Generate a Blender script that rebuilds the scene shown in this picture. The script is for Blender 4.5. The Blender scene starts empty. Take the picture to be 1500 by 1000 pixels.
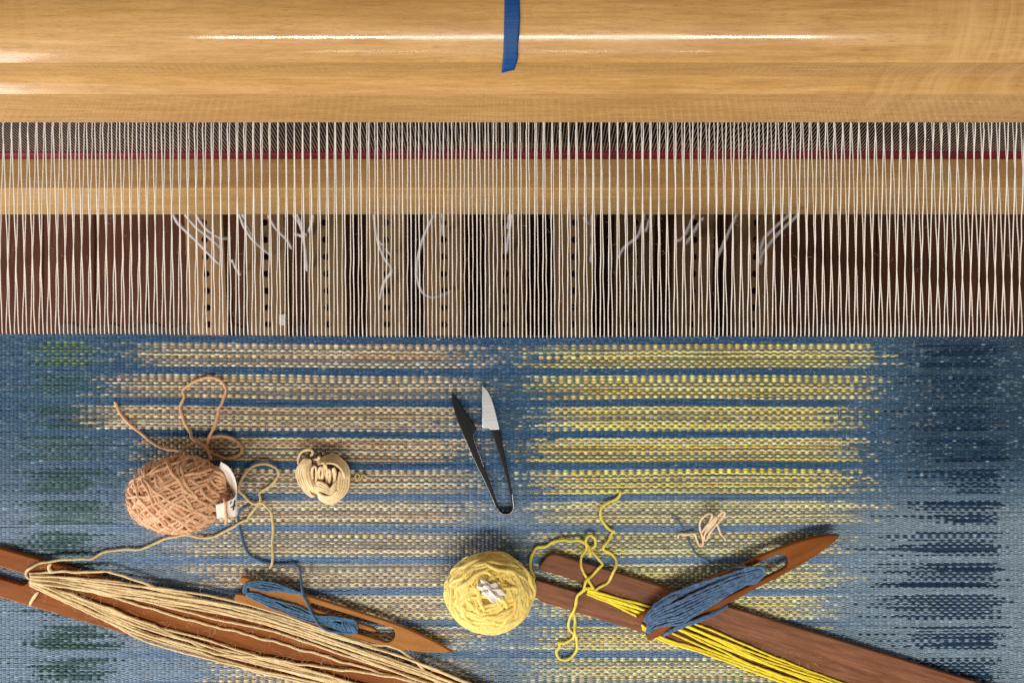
import bpy, bmesh, math, random
import numpy as np
from mathutils import Vector

random.seed(7)
rng = np.random.default_rng(7)
S = bpy.context.scene
COL = S.collection
R = math.radians

# ------------------------------------------------------------------ camera
# the loom cloth lies flat at height Z0; the camera hangs D above it, looking straight down
Z0 = 0.80
D = 0.60
K = 0.00055            # metres on the cloth per photo pixel
cam = bpy.data.cameras.new('camera')
cam.sensor_width = 36.0
cam.lens = 18.0 / (750 * K / D)
cam.clip_start = 0.02
cam.clip_end = 50
cam.dof.use_dof = True
cam.dof.focus_distance = 0.585
cam.dof.aperture_fstop = 13.0
camo = bpy.data.objects.new('camera', cam)
camo.location = (0, 0, Z0 + D)
COL.objects.link(camo)
S.camera = camo

# ------------------------------------------------------------------ light
w = bpy.data.worlds.new('World')
S.world = w
w.use_nodes = True
w.node_tree.nodes['Background'].inputs[0].default_value = (1.0, 0.93, 0.85, 1)
w.node_tree.nodes['Background'].inputs[1].default_value = 0.165

def area_lamp(name, loc, target, sx, sy, power, color):
    l = bpy.data.lights.new(name, 'AREA')
    l.shape = 'RECTANGLE'
    l.size = sx
    l.size_y = sy
    l.energy = power
    l.color = color
    o = bpy.data.objects.new(name, l)
    o.location = loc
    d = Vector(target) - Vector(loc)
    o.rotation_euler = d.to_track_quat('-Z', 'Y').to_euler()
    COL.objects.link(o)
    return o
area_lamp('ceiling_tube', (0.02, -1.15, Z0 + 1.87), (0, 0, Z0), 2.1, 0.075, 40, (1, 0.93, 0.84))
area_lamp('ceiling_tube', (0.00, -2.60, Z0 + 1.87), (0, 0, Z0), 1.9, 0.06, 8, (1, 0.95, 0.90))
area_lamp('left_light', (-1.55, -0.90, Z0 + 0.40), (-0.3, 0.1, Z0 - 0.25), 0.9, 0.9, 30, (0.97, 0.97, 1.0))  # added light from the left; its source is out of sight
S.view_settings.view_transform = 'Standard'
S.view_settings.look = 'None'
S.view_settings.exposure = 0.0
S.view_settings.gamma = 1.0
S.render.engine = 'CYCLES'
S.cycles.use_denoising = False
S.cycles.max_bounces = 6

# ------------------------------------------------------------------ helpers
def W(px, py, h=0.0):
    s = K * (D - h) / D
    return ((px - 750) * s, (500 - py) * s, Z0 + h)

def lin(r, g, b):
    f = lambda c: (c / 255 / 12.92) if c <= 10 else ((c / 255 + 0.055) / 1.055) ** 2.4
    return np.array((f(r), f(g), f(b)))

def thing(name, label, cat, loc=(0, 0, 0), group=None):
    o = bpy.data.objects.new(name, None)
    o.empty_display_size = 0.02
    o.location = loc
    COL.objects.link(o)
    tag(o, label, cat, group)
    return o

def tag(o, label=None, cat=None, group=None, kind=None):
    if label: o['label'] = label
    if cat: o['category'] = cat
    if group: o['group'] = group
    if kind: o['kind'] = kind
    return o

def root_loc(p):
    v = Vector((0, 0, 0))
    while p is not None:
        v += p.location
        p = p.parent
    return np.array(v)

def mesh_np(name, V, F, smooth=True):
    """fast mesh from numpy verts and an (n,4) or (n,3) face array"""
    V = np.asarray(V, np.float32)
    F = np.asarray(F, np.int32)
    me = bpy.data.meshes.new(name)
    me.vertices.add(len(V))
    me.vertices.foreach_set('co', V.ravel())
    k = F.shape[1]
    me.loops.add(F.size)
    me.loops.foreach_set('vertex_index', F.ravel())
    me.polygons.add(len(F))
    me.polygons.foreach_set('loop_start', np.arange(0, F.size, k, dtype=np.int32))
    try:
        me.polygons.foreach_set('loop_total', np.full(len(F), k, np.int32))
    except Exception:
        pass
    me.polygons.foreach_set('use_smooth', np.full(len(F), smooth, bool))
    me.update(calc_edges=True)
    return me

def link(name, me, mat, parent=None):
    o = bpy.data.objects.new(name, me)
    if mat is not None:
        me.materials.clear()
        me.materials.append(mat)
    COL.objects.link(o)
    if parent is not None:
        o.parent = parent
    return o

def part_np(name, V, F, mat, parent=None, smooth=True):
    V = np.asarray(V, float)
    if parent is not None:
        V = V - root_loc(parent)
    return link(name, mesh_np(name, V, F, smooth), mat, parent)

def part_bm(name, bm, mat, parent=None, smooth=False):
    me = bpy.data.meshes.new(name)
    if parent is not None:
        bmesh.ops.translate(bm, verts=bm.verts, vec=-Vector(root_loc(parent)))
    bmesh.ops.recalc_face_normals(bm, faces=bm.faces)
    bm.to_mesh(me)
    bm.free()
    if smooth:
        me.polygons.foreach_set('use_smooth', [True] * len(me.polygons))
    return link(name, me, mat, parent)

def catmull(P, step):
    P = np.asarray(P, float)
    if len(P) == 2:
        n = max(2, int(np.linalg.norm(P[1] - P[0]) / step))
        t = np.linspace(0, 1, n)[:, None]
        return P[0] * (1 - t) + P[1] * t
    Q = np.vstack([2 * P[0] - P[1], P, 2 * P[-1] - P[-2]])
    out = []
    for i in range(1, len(Q) - 2):
        p0, p1, p2, p3 = Q[i - 1], Q[i], Q[i + 1], Q[i + 2]
        n = max(2, int(np.linalg.norm(p2 - p1) / step))
        t = np.arange(n)[:, None] / n
        out.append(0.5 * ((2 * p1) + (-p0 + p2) * t + (2 * p0 - 5 * p1 + 4 * p2 - p3) * t ** 2
                          + (-p0 + 3 * p1 - 3 * p2 + p3) * t ** 3))
    out.append(P[-1:])
    return np.vstack(out)

def sweep(path, r, sides=7, ply=0.2, pitch=5.0, up=None, closed_ends=True, ph=None, taper=True):
    """a twisted two-ply yarn along a dense path; returns verts, quads"""
    P = np.asarray(path, float)
    n = len(P)
    T = np.gradient(P, axis=0)
    T /= np.linalg.norm(T, axis=1)[:, None] + 1e-12
    if up is None:
        U = np.tile(np.array([0.0, 0.0, 1.0]), (n, 1))
        U[np.abs(T[:, 2]) > 0.95] = (1, 0, 0)
    else:
        U = up
    A = np.cross(T, U)
    A /= np.linalg.norm(A, axis=1)[:, None] + 1e-12
    B = np.cross(A, T)
    s = np.concatenate([[0], np.cumsum(np.linalg.norm(np.diff(P, axis=0), axis=1))])
    ph = rng.random() * 6.28 if ph is None else ph
    tw = s / (r * 2 * pitch) * 2 * math.pi * 0.5 + ph
    th = np.linspace(0, 2 * math.pi, sides, endpoint=False)
    rad = r * (1 + ply * np.cos(2 * (th[None, :] - tw[:, None])))
    rad *= (1 + 0.10 * np.sin(s * 170 + ph * 3) * np.sin(s * 61 + ph))[:, None]
    if taper:
        rad[0] *= 0.15
        rad[-1] *= 0.15
    V = P[:, None, :] + rad[:, :, None] * (np.cos(th)[None, :, None] * A[:, None, :] + np.sin(th)[None, :, None] * B[:, None, :])
    V = V.reshape(-1, 3)
    i = np.arange(n - 1)[:, None] * sides
    j = np.arange(sides)[None, :]
    j2 = (j + 1) % sides
    F = np.stack([i + j, i + j2, i + sides + j2, i + sides + j], axis=-1).reshape(-1, 4)
    return V, F

class Acc:
    def __init__(s): s.V = []; s.F = []; s.n = 0
    def add(s, V, F):
        s.V.append(V); s.F.append(F + s.n); s.n += len(V)
    def part(s, name, mat, parent): return part_np(name, np.vstack(s.V), np.vstack(s.F), mat, parent)

def wpath(pts, h=None):
    return np.array([W(p[0], p[1], p[2] if len(p) > 2 else h) for p in pts])

def yarn(name, pts, r, mat, parent, h=0.0030, step=0.0011, sides=7, wob=0.0004, ply=0.10):
    P = catmull(wpath(pts, h), step)
    n = len(P)
    t = np.arange(n) * step
    a, b, c = rng.random(3) * 6.28
    P[:, 0] += wob * (np.sin(t * 420 + a) * 0.5 + np.sin(t * 170 + b))
    P[:, 1] += wob * (np.sin(t * 390 + c) * 0.5 + np.sin(t * 190 + a))
    V, F = sweep(P, r, sides, ply)
    return part_np(name, V, F, mat, parent)

def line_fuzz(pts, n, mat, parent, spread, h, lmin=0.004, lmax=0.012, wd=0.000035):
    """loose fibres along a hank (pts in photo pixels)"""
    P = wpath(pts, h)
    V, F = [], []
    for _ in range(n):
        i = rng.integers(0, len(P) - 1); f = rng.random()
        p = P[i] * (1 - f) + P[i + 1] * f
        p = p + np.array([rng.normal(0, spread), rng.normal(0, spread), abs(rng.normal(0, 0.0004))])
        a = rng.uniform(0, 6.28); L = rng.uniform(lmin, lmax); cv = rng.normal(0, 2.5)
        b0 = len(V); q = p.copy()
        for k in range(7):
            d = np.array([math.cos(a), math.sin(a), 0.25 * math.cos(k)])
            sd = np.array([-d[1], d[0], 0])
            V.append(q + sd * wd); V.append(q - sd * wd)
            q = q + d * L / 6; a += cv / 6
        for k in range(6):
            F.append((b0 + 2 * k, b0 + 2 * k + 1, b0 + 2 * k + 3, b0 + 2 * k + 2))
    o = part_np('fuzz', V, F, mat, parent)
    o['kind'] = 'stuff'
    return o

# ------------------------------------------------------------------ materials
def nt(name):
    m = bpy.data.materials.new(name)
    m.use_nodes = True
    n = m.node_tree.nodes
    return m, n, m.node_tree.links, n['Principled BSDF']

def ramp(n, stops):
    r = n.new('ShaderNodeValToRGB')
    e = r.color_ramp.elements
    e[0].position, e[0].color = stops[0][0], (*stops[0][1], 1)
    e[1].position, e[1].color = stops[-1][0], (*stops[-1][1], 1)
    for p, c in stops[1:-1]:
        x = e.new(p); x.color = (*c, 1)
    return r

def mixc(n, l, fac, a, b, mode='MIX'):
    m = n.new('ShaderNodeMix')
    m.data_type = 'RGBA'
    m.blend_type = mode
    for sock, v in ((m.inputs[0], fac), (m.inputs[6], a), (m.inputs[7], b)):
        if hasattr(v, 'is_linked') or hasattr(v, 'links'):
            l.new(v, sock)
        elif isinstance(v, (int, float)):
            sock.default_value = v
        else:
            sock.default_value = (*v, 1)
    return m.outputs[2]

def noise(n, l, vec, scale, detail=4, rough=0.55, dist=0.0):
    t = n.new('ShaderNodeTexNoise')
    t.inputs['Scale'].default_value = scale
    t.inputs['Detail'].default_value = detail
    t.inputs['Roughness'].default_value = rough
    t.inputs['Distortion'].default_value = dist
    l.new(vec, t.inputs['Vector'])
    return t.outputs['Fac']

def mapping(n, l, scale, rot=0.0, axis=2):
    tc = n.new('ShaderNodeTexCoord')
    mr = n.new('ShaderNodeMapping')
    e = [0, 0, 0]; e[axis] = rot
    mr.inputs['Rotation'].default_value = e
    l.new(tc.outputs['Object'], mr.inputs['Vector'])
    mp = n.new('ShaderNodeMapping')
    mp.inputs['Scale'].default_value = scale
    l.new(mr.outputs[0], mp.inputs['Vector'])
    return mp.outputs[0], mr.outputs[0]

def maprange(n, l, v, a, b, c=0.0, d=1.0):
    m = n.new('ShaderNodeMapRange')
    for i, x in enumerate((a, b, c, d)):
        m.inputs[1 + i].default_value = x
    l.new(v, m.inputs[0])
    return m.outputs[0]

def wood(name, light, mid, dark, rot=0.0, rough=0.35, coat=0.0, stretch=9.0, curl=0.0, pore=0.35, bump=0.15, scale=1.0):
    m, n, l, b = nt(name)
    vg, vr = mapping(n, l, (1, stretch, stretch), rot)
    g1 = noise(n, l, vg, 14 * scale, 8, 0.62, 0.4)
    cr = ramp(n, [(0.28, dark), (0.5, mid), (0.72, light)])
    l.new(g1, cr.inputs[0])
    base = cr.outputs[0]
    vb, _ = mapping(n, l, (1.5, 6, 6), rot)
    big = noise(n, l, vb, 3.0 * scale, 3, 0.5, 0.6)
    base = mixc(n, l, maprange(n, l, big, 0.35, 0.7, 0, 0.55), base, dark)
    vp, _ = mapping(n, l, (1, 20, 20), rot)
    pr = noise(n, l, vp, 80 * scale, 4, 0.75, 0.3)
    pm = maprange(n, l, pr, 0.54, 0.72, 0, pore)
    base = mixc(n, l, pm, base, tuple(x * 0.35 for x in dark))
    vi, _ = mapping(n, l, (1, 2.2, 2.2), rot)
    sp = noise(n, l, vi, 330, 2, 0.6)
    base = mixc(n, l, maprange(n, l, sp, 0.50, 0.72, 0, 0.28), base, dark)
    rv, _ = mapping(n, l, (1, 7, 7), rot)
    rn = noise(n, l, rv, 7 * scale, 3, 0.5, 0.5)
    ab = n.new('ShaderNodeMath'); ab.operation = 'SUBTRACT'; ab.inputs[1].default_value = 0.5
    l.new(rn, ab.inputs[0])
    aa = n.new('ShaderNodeMath'); aa.operation = 'ABSOLUTE'
    l.new(ab.outputs[0], aa.inputs[0])
    base = mixc(n, l, maprange(n, l, aa.outputs[0], 0.0, 0.012, 0.14 * min(1, pore * 2), 0.0), base, tuple(x * 0.45 for x in dark))
    if curl:
        vc, _ = mapping(n, l, (26, 3, 3), rot)
        cu = noise(n, l, vc, 1.6, 6, 0.7, 2.0)
        vm_, _ = mapping(n, l, (1, 0.6, 0.6), rot)
        cm = noise(n, l, vm_, 3.2, 2, 0.5)
        cf = n.new('ShaderNodeMath'); cf.operation = 'MULTIPLY'
        l.new(maprange(n, l, cu, 0.42, 0.62, 0, 1), cf.inputs[0])
        l.new(maprange(n, l, cm, 0.46, 0.62, 0.04, curl * 1.6), cf.inputs[1])
        base = mixc(n, l, cf.outputs[0], base, light)
        # sharp dark flecks and a few knots
        tc = n.new('ShaderNodeTexVoronoi')
        tc.inputs['Scale'].default_value = 9
        vk, _ = mapping(n, l, (0.6, 1.6, 1.6), rot)
        l.new(vk, tc.inputs['Vector'])
        base = mixc(n, l, maprange(n, l, tc.outputs['Distance'], 0.012, 0.05, 0.6, 0.0), base, tuple(x * 0.3 for x in dark))
    l.new(base, b.inputs['Base Color'])
    rr = maprange(n, l, pr, 0.3, 0.8, rough * 0.85, rough * 1.3)
    l.new(rr, b.inputs['Roughness'])
    b.inputs['Specular IOR Level'].default_value = 0.15 if coat < 0.2 else 0.3
    b.inputs['Coat Weight'].default_value = coat
    b.inputs['Coat Roughness'].default_value = 0.09
    if coat > 0.3:
        cv, _ = mapping(n, l, (1, 3, 3), rot)
        l.new(maprange(n, l, noise(n, l, cv, 9, 4, 0.6), 0.35, 0.65, 0.04, 0.20), b.inputs['Coat Roughness'])
        cb_ = n.new('ShaderNodeBump')
        cb_.inputs['Strength'].default_value = 0.10
        cb_.inputs['Distance'].default_value = 0.0004
        l.new(noise(n, l, cv, 55, 3, 0.5), cb_.inputs['Height'])
        l.new(cb_.outputs[0], b.inputs['Coat Normal'])
    bu = n.new('ShaderNodeBump')
    bu.inputs['Strength'].default_value = bump
    bu.inputs['Distance'].default_value = 0.0006
    l.new(pr, bu.inputs['Height'])
    l.new(bu.outputs[0], b.inputs['Normal'])
    return m

def yarn_mat(name, c, var=0.35, dark=0.55, hue=None, scale=1.0):
    m, n, l, b = nt(name)
    tc = n.new('ShaderNodeTexCoord')
    f = noise(n, l, tc.outputs['Object'], 420 * scale, 4, 0.7)
    g = noise(n, l, tc.outputs['Object'], 60 * scale, 3, 0.6)
    c = np.array(c)
    cr = ramp(n, [(0.30, tuple(c * dark)), (0.52, tuple(c)), (0.75, tuple(np.minimum(c * (1 + var), 0.95)))])
    l.new(f, cr.inputs[0])
    base = mixc(n, l, maprange(n, l, g, 0.4, 0.7, 0, 0.5), cr.outputs[0], tuple(hue if hue is not None else c * 0.8))
    l.new(base, b.inputs['Base Color'])
    b.inputs['Roughness'].default_value = 0.85
    b.inputs['Specular IOR Level'].default_value = 0.25
    b.inputs['Sheen Weight'].default_value = 0.25
    b.inputs['Sheen Roughness'].default_value = 0.5
    bu = n.new('ShaderNodeBump')
    bu.inputs['Strength'].default_value = 0.5
    bu.inputs['Distance'].default_value = 0.0005
    l.new(f, bu.inputs['Height'])
    l.new(bu.outputs[0], b.inputs['Normal'])
    return m

def plain(name, c, rough=0.5, metal=0.0, spec=0.5, nscale=0, namt=0.2, bump=0.0, stretch=None):
    m, n, l, b = nt(name)
    c = np.array(c)
    b.inputs['Roughness'].default_value = rough
    b.inputs['Metallic'].default_value = metal
    b.inputs['Specular IOR Level'].default_value = spec
    b.inputs['Base Color'].default_value = (*c, 1)
    if nscale:
        vec, _ = mapping(n, l, stretch or (1, 1, 1))
        f = noise(n, l, vec, nscale, 5, 0.6)
        cr = ramp(n, [(0.3, tuple(c * (1 - namt))), (0.7, tuple(np.minimum(c * (1 + namt), 1)))])
        l.new(f, cr.inputs[0])
        l.new(cr.outputs[0], b.inputs['Base Color'])
        if bump:
            bu = n.new('ShaderNodeBump')
            bu.inputs['Strength'].default_value = bump
            bu.inputs['Distance'].default_value = 0.0004
            l.new(f, bu.inputs['Height'])
            l.new(bu.outputs[0], b.inputs['Normal'])
    return m

M = {}
M['maple'] = wood('varnished_maple', (0.65, 0.395, 0.148), (0.54, 0.300, 0.095), (0.40, 0.205, 0.055), rough=0.42, coat=0.6, curl=0.55, stretch=18, pore=0.8, bump=0.07, scale=1.5)
M['maple_plain'] = wood('matt_maple', (0.62, 0.40, 0.18), (0.54, 0.33, 0.135), (0.42, 0.24, 0.085), rough=0.5, coat=0.05, curl=0.2, stretch=12, pore=0.3, bump=0.1)
M['treadle'] = wood('treadle_wood', (0.44, 0.265, 0.125), (0.36, 0.205, 0.088), (0.26, 0.135, 0.052), rot=R(90), rough=0.5, stretch=8, pore=0.3)
def vary(m, lo, hi):
    n, l = m.node_tree.nodes, m.node_tree.links
    b = n['Principled BSDF']
    src = b.inputs['Base Color'].links[0].from_socket
    oi = n.new('ShaderNodeObjectInfo')
    vm = n.new('ShaderNodeVectorMath'); vm.operation = 'SCALE'
    l.new(src, vm.inputs[0]); l.new(maprange(n, l, oi.outputs['Random'], 0, 1, lo, hi), vm.inputs['Scale'])
    l.new(vm.outputs[0], b.inputs['Base Color'])
vary(M['treadle'], 0.42, 1.05)
M['floor'] = wood('floor_wood', (0.16, 0.060, 0.032), (0.115, 0.040, 0.020), (0.065, 0.022, 0.011), rot=R(90), rough=0.5, coat=0.0, stretch=7, pore=0.5)
M['cherry'] = wood('reddish_shuttle_wood', (0.34, 0.105, 0.016), (0.265, 0.075, 0.010), (0.18, 0.046, 0.006), rot=R(16.3), rough=0.5, coat=0.0, stretch=12, pore=0.3, scale=1.4)
M['walnut'] = wood('walnut_wood', (0.37, 0.160, 0.080), (0.26, 0.105, 0.050), (0.13, 0.047, 0.021), rot=R(16.9), rough=0.5, stretch=13, pore=0.55, scale=1.8, bump=0.25)
M['tan_wood'] = wood('pale_shuttle_wood', (0.50, 0.22, 0.055), (0.41, 0.165, 0.036), (0.32, 0.118, 0.022), rot=R(17), rough=0.5, coat=0.0, stretch=9, pore=0.2, scale=1.4)
M['orange_wood'] = wood('orange_shuttle_wood', (0.36, 0.115, 0.012), (0.25, 0.072, 0.007), (0.14, 0.036, 0.004), rot=R(-26), rough=0.45, coat=0.05, stretch=7, pore=0.2, scale=1.2)
M['warp'] = yarn_mat('cream_warp_cotton', lin(254, 246, 236), 0.02, 0.92, lin(252, 243, 232))
M['peach'] = yarn_mat('peach_yarn', lin(228, 182, 142), 0.2, 0.64, lin(208, 154, 112))
M['peach_thin'] = yarn_mat('peach_thread', lin(216, 168, 124), 0.2, 0.66)
M['cream'] = yarn_mat('cream_yarn', lin(246, 218, 170), 0.15, 0.76)
M['yellow_ball'] = yarn_mat('soft_yellow_yarn', lin(250, 224, 132), 0.15, 0.72, lin(242, 204, 100))
M['yellow'] = yarn_mat('bright_yellow_yarn', lin(250, 228, 60), 0.15, 0.78, lin(244, 214, 44))
M['yellow_tail'] = yarn_mat('yellow_tail_yarn', lin(242, 222, 96), 0.15, 0.78)
M['tan'] = yarn_mat('tan_yarn', lin(234, 208, 158), 0.2, 0.68, lin(218, 184, 130))
M['tan_tail'] = yarn_mat('pale_tan_yarn', lin(214, 190, 135), 0.25, 0.68)
M['blue_b'] = yarn_mat('bright_blue_yarn', lin(74, 116, 148), 0.6, 0.5, lin(50, 88, 122))
M['blue_d'] = yarn_mat('dusty_blue_yarn', lin(86, 116, 150), 0.8, 0.42, lin(52, 80, 118))
M['blue_thread'] = yarn_mat('dark_blue_thread', lin(70, 100, 130), 0.4, 0.5)
M['cord'] = plain('grey_white_cord', lin(225, 215, 208), 0.6, nscale=300, namt=0.15)
M['tape'] = plain('blue_tape', lin(12, 66, 122), 0.55, spec=0.3, nscale=60, namt=0.2, bump=0.6, stretch=(1, 12, 12))
M['reed_wire'] = plain('reed_wire', (0.50, 0.43, 0.38), 0.4, 0.5)
M['reed_shade'] = plain('dark_reed_shade', (0.020, 0.013, 0.010), 0.7, nscale=40, namt=0.3)  # near-black colour stands for the shade behind the reed
M['red'] = plain('red_binding', lin(100, 12, 20), 0.7, nscale=120, namt=0.3, bump=0.3)
M['black_steel'] = plain('black_steel', (0.006, 0.0055, 0.0055), 0.42, 0.0, 0.22, nscale=200, namt=0.3)
M['steel'] = plain('brushed_steel', (0.55, 0.56, 0.58), 0.42, 1.0, nscale=160, namt=0.12, bump=0.12, stretch=(0.3, 8, 1))
M['edge_steel'] = plain('worn_steel_edge', (0.5, 0.5, 0.5), 0.35, 1.0)
M['paper'] = plain('white_paper', lin(236, 228, 216), 0.8, nscale=80, namt=0.06)
M['ink'] = plain('black_ink', (0.012, 0.012, 0.012), 0.6)
M['rug'] = plain('grey_rug', lin(88, 72, 62), 0.95, nscale=350, namt=0.4, bump=0.8)
M['dark_hole'] = plain('hole_lining', (0.012, 0.009, 0.007), 0.8)

def cloth_mat():
    m, n, l, b = nt('handwoven_wool')
    a = n.new('ShaderNodeVertexColor')
    a.layer_name = 'Col'
    tc = n.new('ShaderNodeTexCoord')
    mp = n.new('ShaderNodeMapping')
    mp.inputs['Scale'].default_value = (0.55, 1.3, 1)
    l.new(tc.outputs['Object'], mp.inputs['Vector'])
    f = noise(n, l, mp.outputs[0], 900, 3, 0.75)
    mul = maprange(n, l, f, 0.3, 0.7, 0.70, 1.38)
    vm = n.new('ShaderNodeVectorMath')
    vm.operation = 'SCALE'
    l.new(a.outputs['Color'], vm.inputs[0])
    l.new(mul, vm.inputs['Scale'])
    l.new(vm.outputs[0], b.inputs['Base Color'])
    b.inputs['Roughness'].default_value = 0.9
    b.inputs['Specular IOR Level'].default_value = 0.15
    b.inputs['Sheen Weight'].default_value = 0.10
    bu = n.new('ShaderNodeBump')
    bu.inputs['Strength'].default_value = 0.6
    bu.inputs['Distance'].default_value = 0.0004
    l.new(f, bu.inputs['Height'])
    l.new(bu.outputs[0], b.inputs['Normal'])
    return m
M['cloth'] = cloth_mat()

# ------------------------------------------------------------------ floor and rug
ground = bpy.data.meshes.new('floor')
fl = part_np('floor', [(-3, -3, -0.012), (3, -3, -0.012), (3, 3, -0.012), (-3, 3, -0.012)], [(0, 1, 2, 3)], M['dark_hole'], None, False)
tag(fl, kind='structure')
def beveled_box(x0, x1, y0, y1, z0, z1, bev=0.002, seg=1):
    bm = bmesh.new()
    bmesh.ops.create_cube(bm, size=1)
    for v in bm.verts:
        v.co = Vector((x0 if v.co.x < 0 else x1, y0 if v.co.y < 0 else y1, z0 if v.co.z < 0 else z1))
    bmesh.ops.bevel(bm, geom=list(bm.edges), offset=bev, segments=seg, affect='EDGES')
    return bm
bw = 0.098
for i in range(-12, 12):
    x0 = i * bw
    o = part_bm('floor_board', beveled_box(-bw / 2 + 0.0008, bw / 2 - 0.0008, -0.9, 1.3, -0.011, 0.0, 0.0015), M['floor'], None)
    o.location = (x0 + bw / 2, random.uniform(-0.05, 0.05), random.uniform(-0.0008, 0.0))
    o.parent = fl
def rug_mesh():
    nx, ny = 160, 24
    y1 = (500 - 478) * K * (D + 0.79) / D
    xs = np.linspace(-0.85, 0.85, nx); ys = np.linspace(-0.5, y1, ny)
    V = []
    for j, y in enumerate(ys):
        for i, x in enumerate(xs):
            e = 0.004 * math.sin(i * 0.9) + 0.003 * rng.random() if j == ny - 1 else 0
            V.append((x, y + e, 0.009 + 0.002 * math.sin(i * 1.7 + j * 2.1) - (0.007 if j == ny - 1 else 0)))
    F = [(j * nx + i, j * nx + i + 1, (j + 1) * nx + i + 1, (j + 1) * nx + i) for j in range(ny - 1) for i in range(nx - 1)]
    return V, F
V, F = rug_mesh()
rug = part_np('rug', V, F, M['rug'])
tag(rug, 'dull grey rug on the dark floor, its edge just showing beyond the cloth', 'rug')

# ------------------------------------------------------------------ treadles with tie-up cords
def treadle_h(Y): return -0.60 + 0.11 * (Y - 0.11)
def PT(px, py):      # point of the treadle plane seen at a photo position
    h = -0.6
    for _ in range(8):
        p = W(px, py, h); h = treadle_h(p[1])
    return np.array(W(px, py, h))
cxs = [302, 390, 478, 566, 650, 740, 841, 930, 1016, 1106]
TW = 0.0305
ordn = ['leftmost', 'second', 'third', 'fourth', 'fifth', 'sixth', 'seventh', 'eighth', 'ninth', 'rightmost']
def treadle_mesh2():
    bm = bmesh.new()
    hs = 0.0272; r = 0.0056; zt, zb = 0.0, -0.028
    y0, y1 = -0.26, 0.34
    ys = list(np.arange(-0.11, 0.28, hs))
    prev = None
    V = lambda x, y, z: bm.verts.new((x, y, z))
    cells = [(y0, ys[0] - hs / 2, None)] + [(y - hs / 2, y + hs / 2, y) for y in ys] + [(ys[-1] + hs / 2, y1, None)]
    for a, b_, yc in cells:
        if yc is None:
            bm.faces.new([V(-TW, a, zt), V(TW, a, zt), V(TW, b_, zt), V(-TW, b_, zt)])
            continue
        # outer rectangle sampled at 12 points starting at the lower-right corner, counter-clockwise
        o = [(TW, a), (TW, a + hs / 3), (TW, a + 2 * hs / 3), (TW, b_), (TW / 3, b_), (-TW / 3, b_),
             (-TW, b_), (-TW, a + 2 * hs / 3), (-TW, a + hs / 3), (-TW, a), (-TW / 3, a), (TW / 3, a)]
        ov = [V(x, y, zt) for x, y in o]
        iv, lv = [], []
        for q in range(12):
            th = -math.pi / 4 + 2 * math.pi * q / 12
            iv.append(V(r * math.cos(th), yc + r * math.sin(th), zt))
            lv.append(V(r * math.cos(th), yc + r * math.sin(th), zb))
        for q in range(12):
            q2 = (q + 1) % 12
            bm.faces.new([ov[q], ov[q2], iv[q2], iv[q]])
            bm.faces.new([iv[q], iv[q2], lv[q2], lv[q]])
    for x in (-TW, TW):
        bm.faces.new([V(x, y0, zt), V(x, y1, zt), V(x, y1, zb), V(x, y0, zb)])
    for y in (y0, y1):
        bm.faces.new([V(-TW, y, zt), V(TW, y, zt), V(TW, y, zb), V(-TW, y, zb)])
    bmesh.ops.remove_doubles(bm, verts=bm.verts, dist=1e-5)
    bmesh.ops.recalc_face_normals(bm, faces=bm.faces)
    return bm
tre_me = bpy.data.meshes.new('board')
bm = treadle_mesh2(); bm.to_mesh(tre_me); bm.free()
tre_me.materials.append(M['treadle'])
cords = {   # photo positions of the tie-up cords lying over each treadle, by treadle
    0: [[(253, 313), (262, 328), (280, 345), (300, 365), (318, 383), (327, 388)],
        [(270, 312), (288, 333), (310, 350), (327, 366)],
        [(286, 312), (298, 330), (312, 342), (325, 348), (340, 349)]],
    1: [[(350, 311), (358, 332), (372, 352), (388, 366), (400, 375)],
        [(392, 314), (405, 335), (420, 350), (428, 365)],
        [(355, 311), (364, 335), (378, 356)], [(340, 380), (346, 392), (353, 403)]],
    2: [[(435, 312), (443, 335), (448, 370), (450, 398)], [(459, 314), (456, 330), (447, 345), (430, 342)],
        [(430, 313), (440, 330), (447, 352)]],
    3: [[(548, 311), (552, 345), (562, 375), (574, 395), (563, 414), (556, 440)], [(554, 350), (565, 363), (575, 375)]],
    4: [[(637, 313), (622, 345), (613, 375), (611, 400), (616, 422), (625, 432), (640, 434), (664, 425)], [(648, 312), (649, 325), (649, 345)]],
    5: [[(751, 312), (746, 342), (742, 372)], [(747, 312), (744, 335)]],
    6: [[(868, 311), (868, 350), (866, 385)], [(855, 318), (863, 326), (870, 331)], [(872, 311), (869, 340)]],
    7: [[(945, 312), (935, 345), (915, 362), (905, 380)], [(955, 312), (946, 340)]],
    8: [[(1018, 312), (1003, 345), (990, 354)], [(1031, 318), (1015, 342), (1005, 358)], [(1081, 311), (1063, 350), (1050, 380)], [(1025, 325), (1012, 350)]],
    9: [[(1160, 311), (1130, 338), (1117, 355), (1114, 388)], [(1172, 312), (1140, 342), (1118, 370), (1112, 384)]],
}
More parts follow.
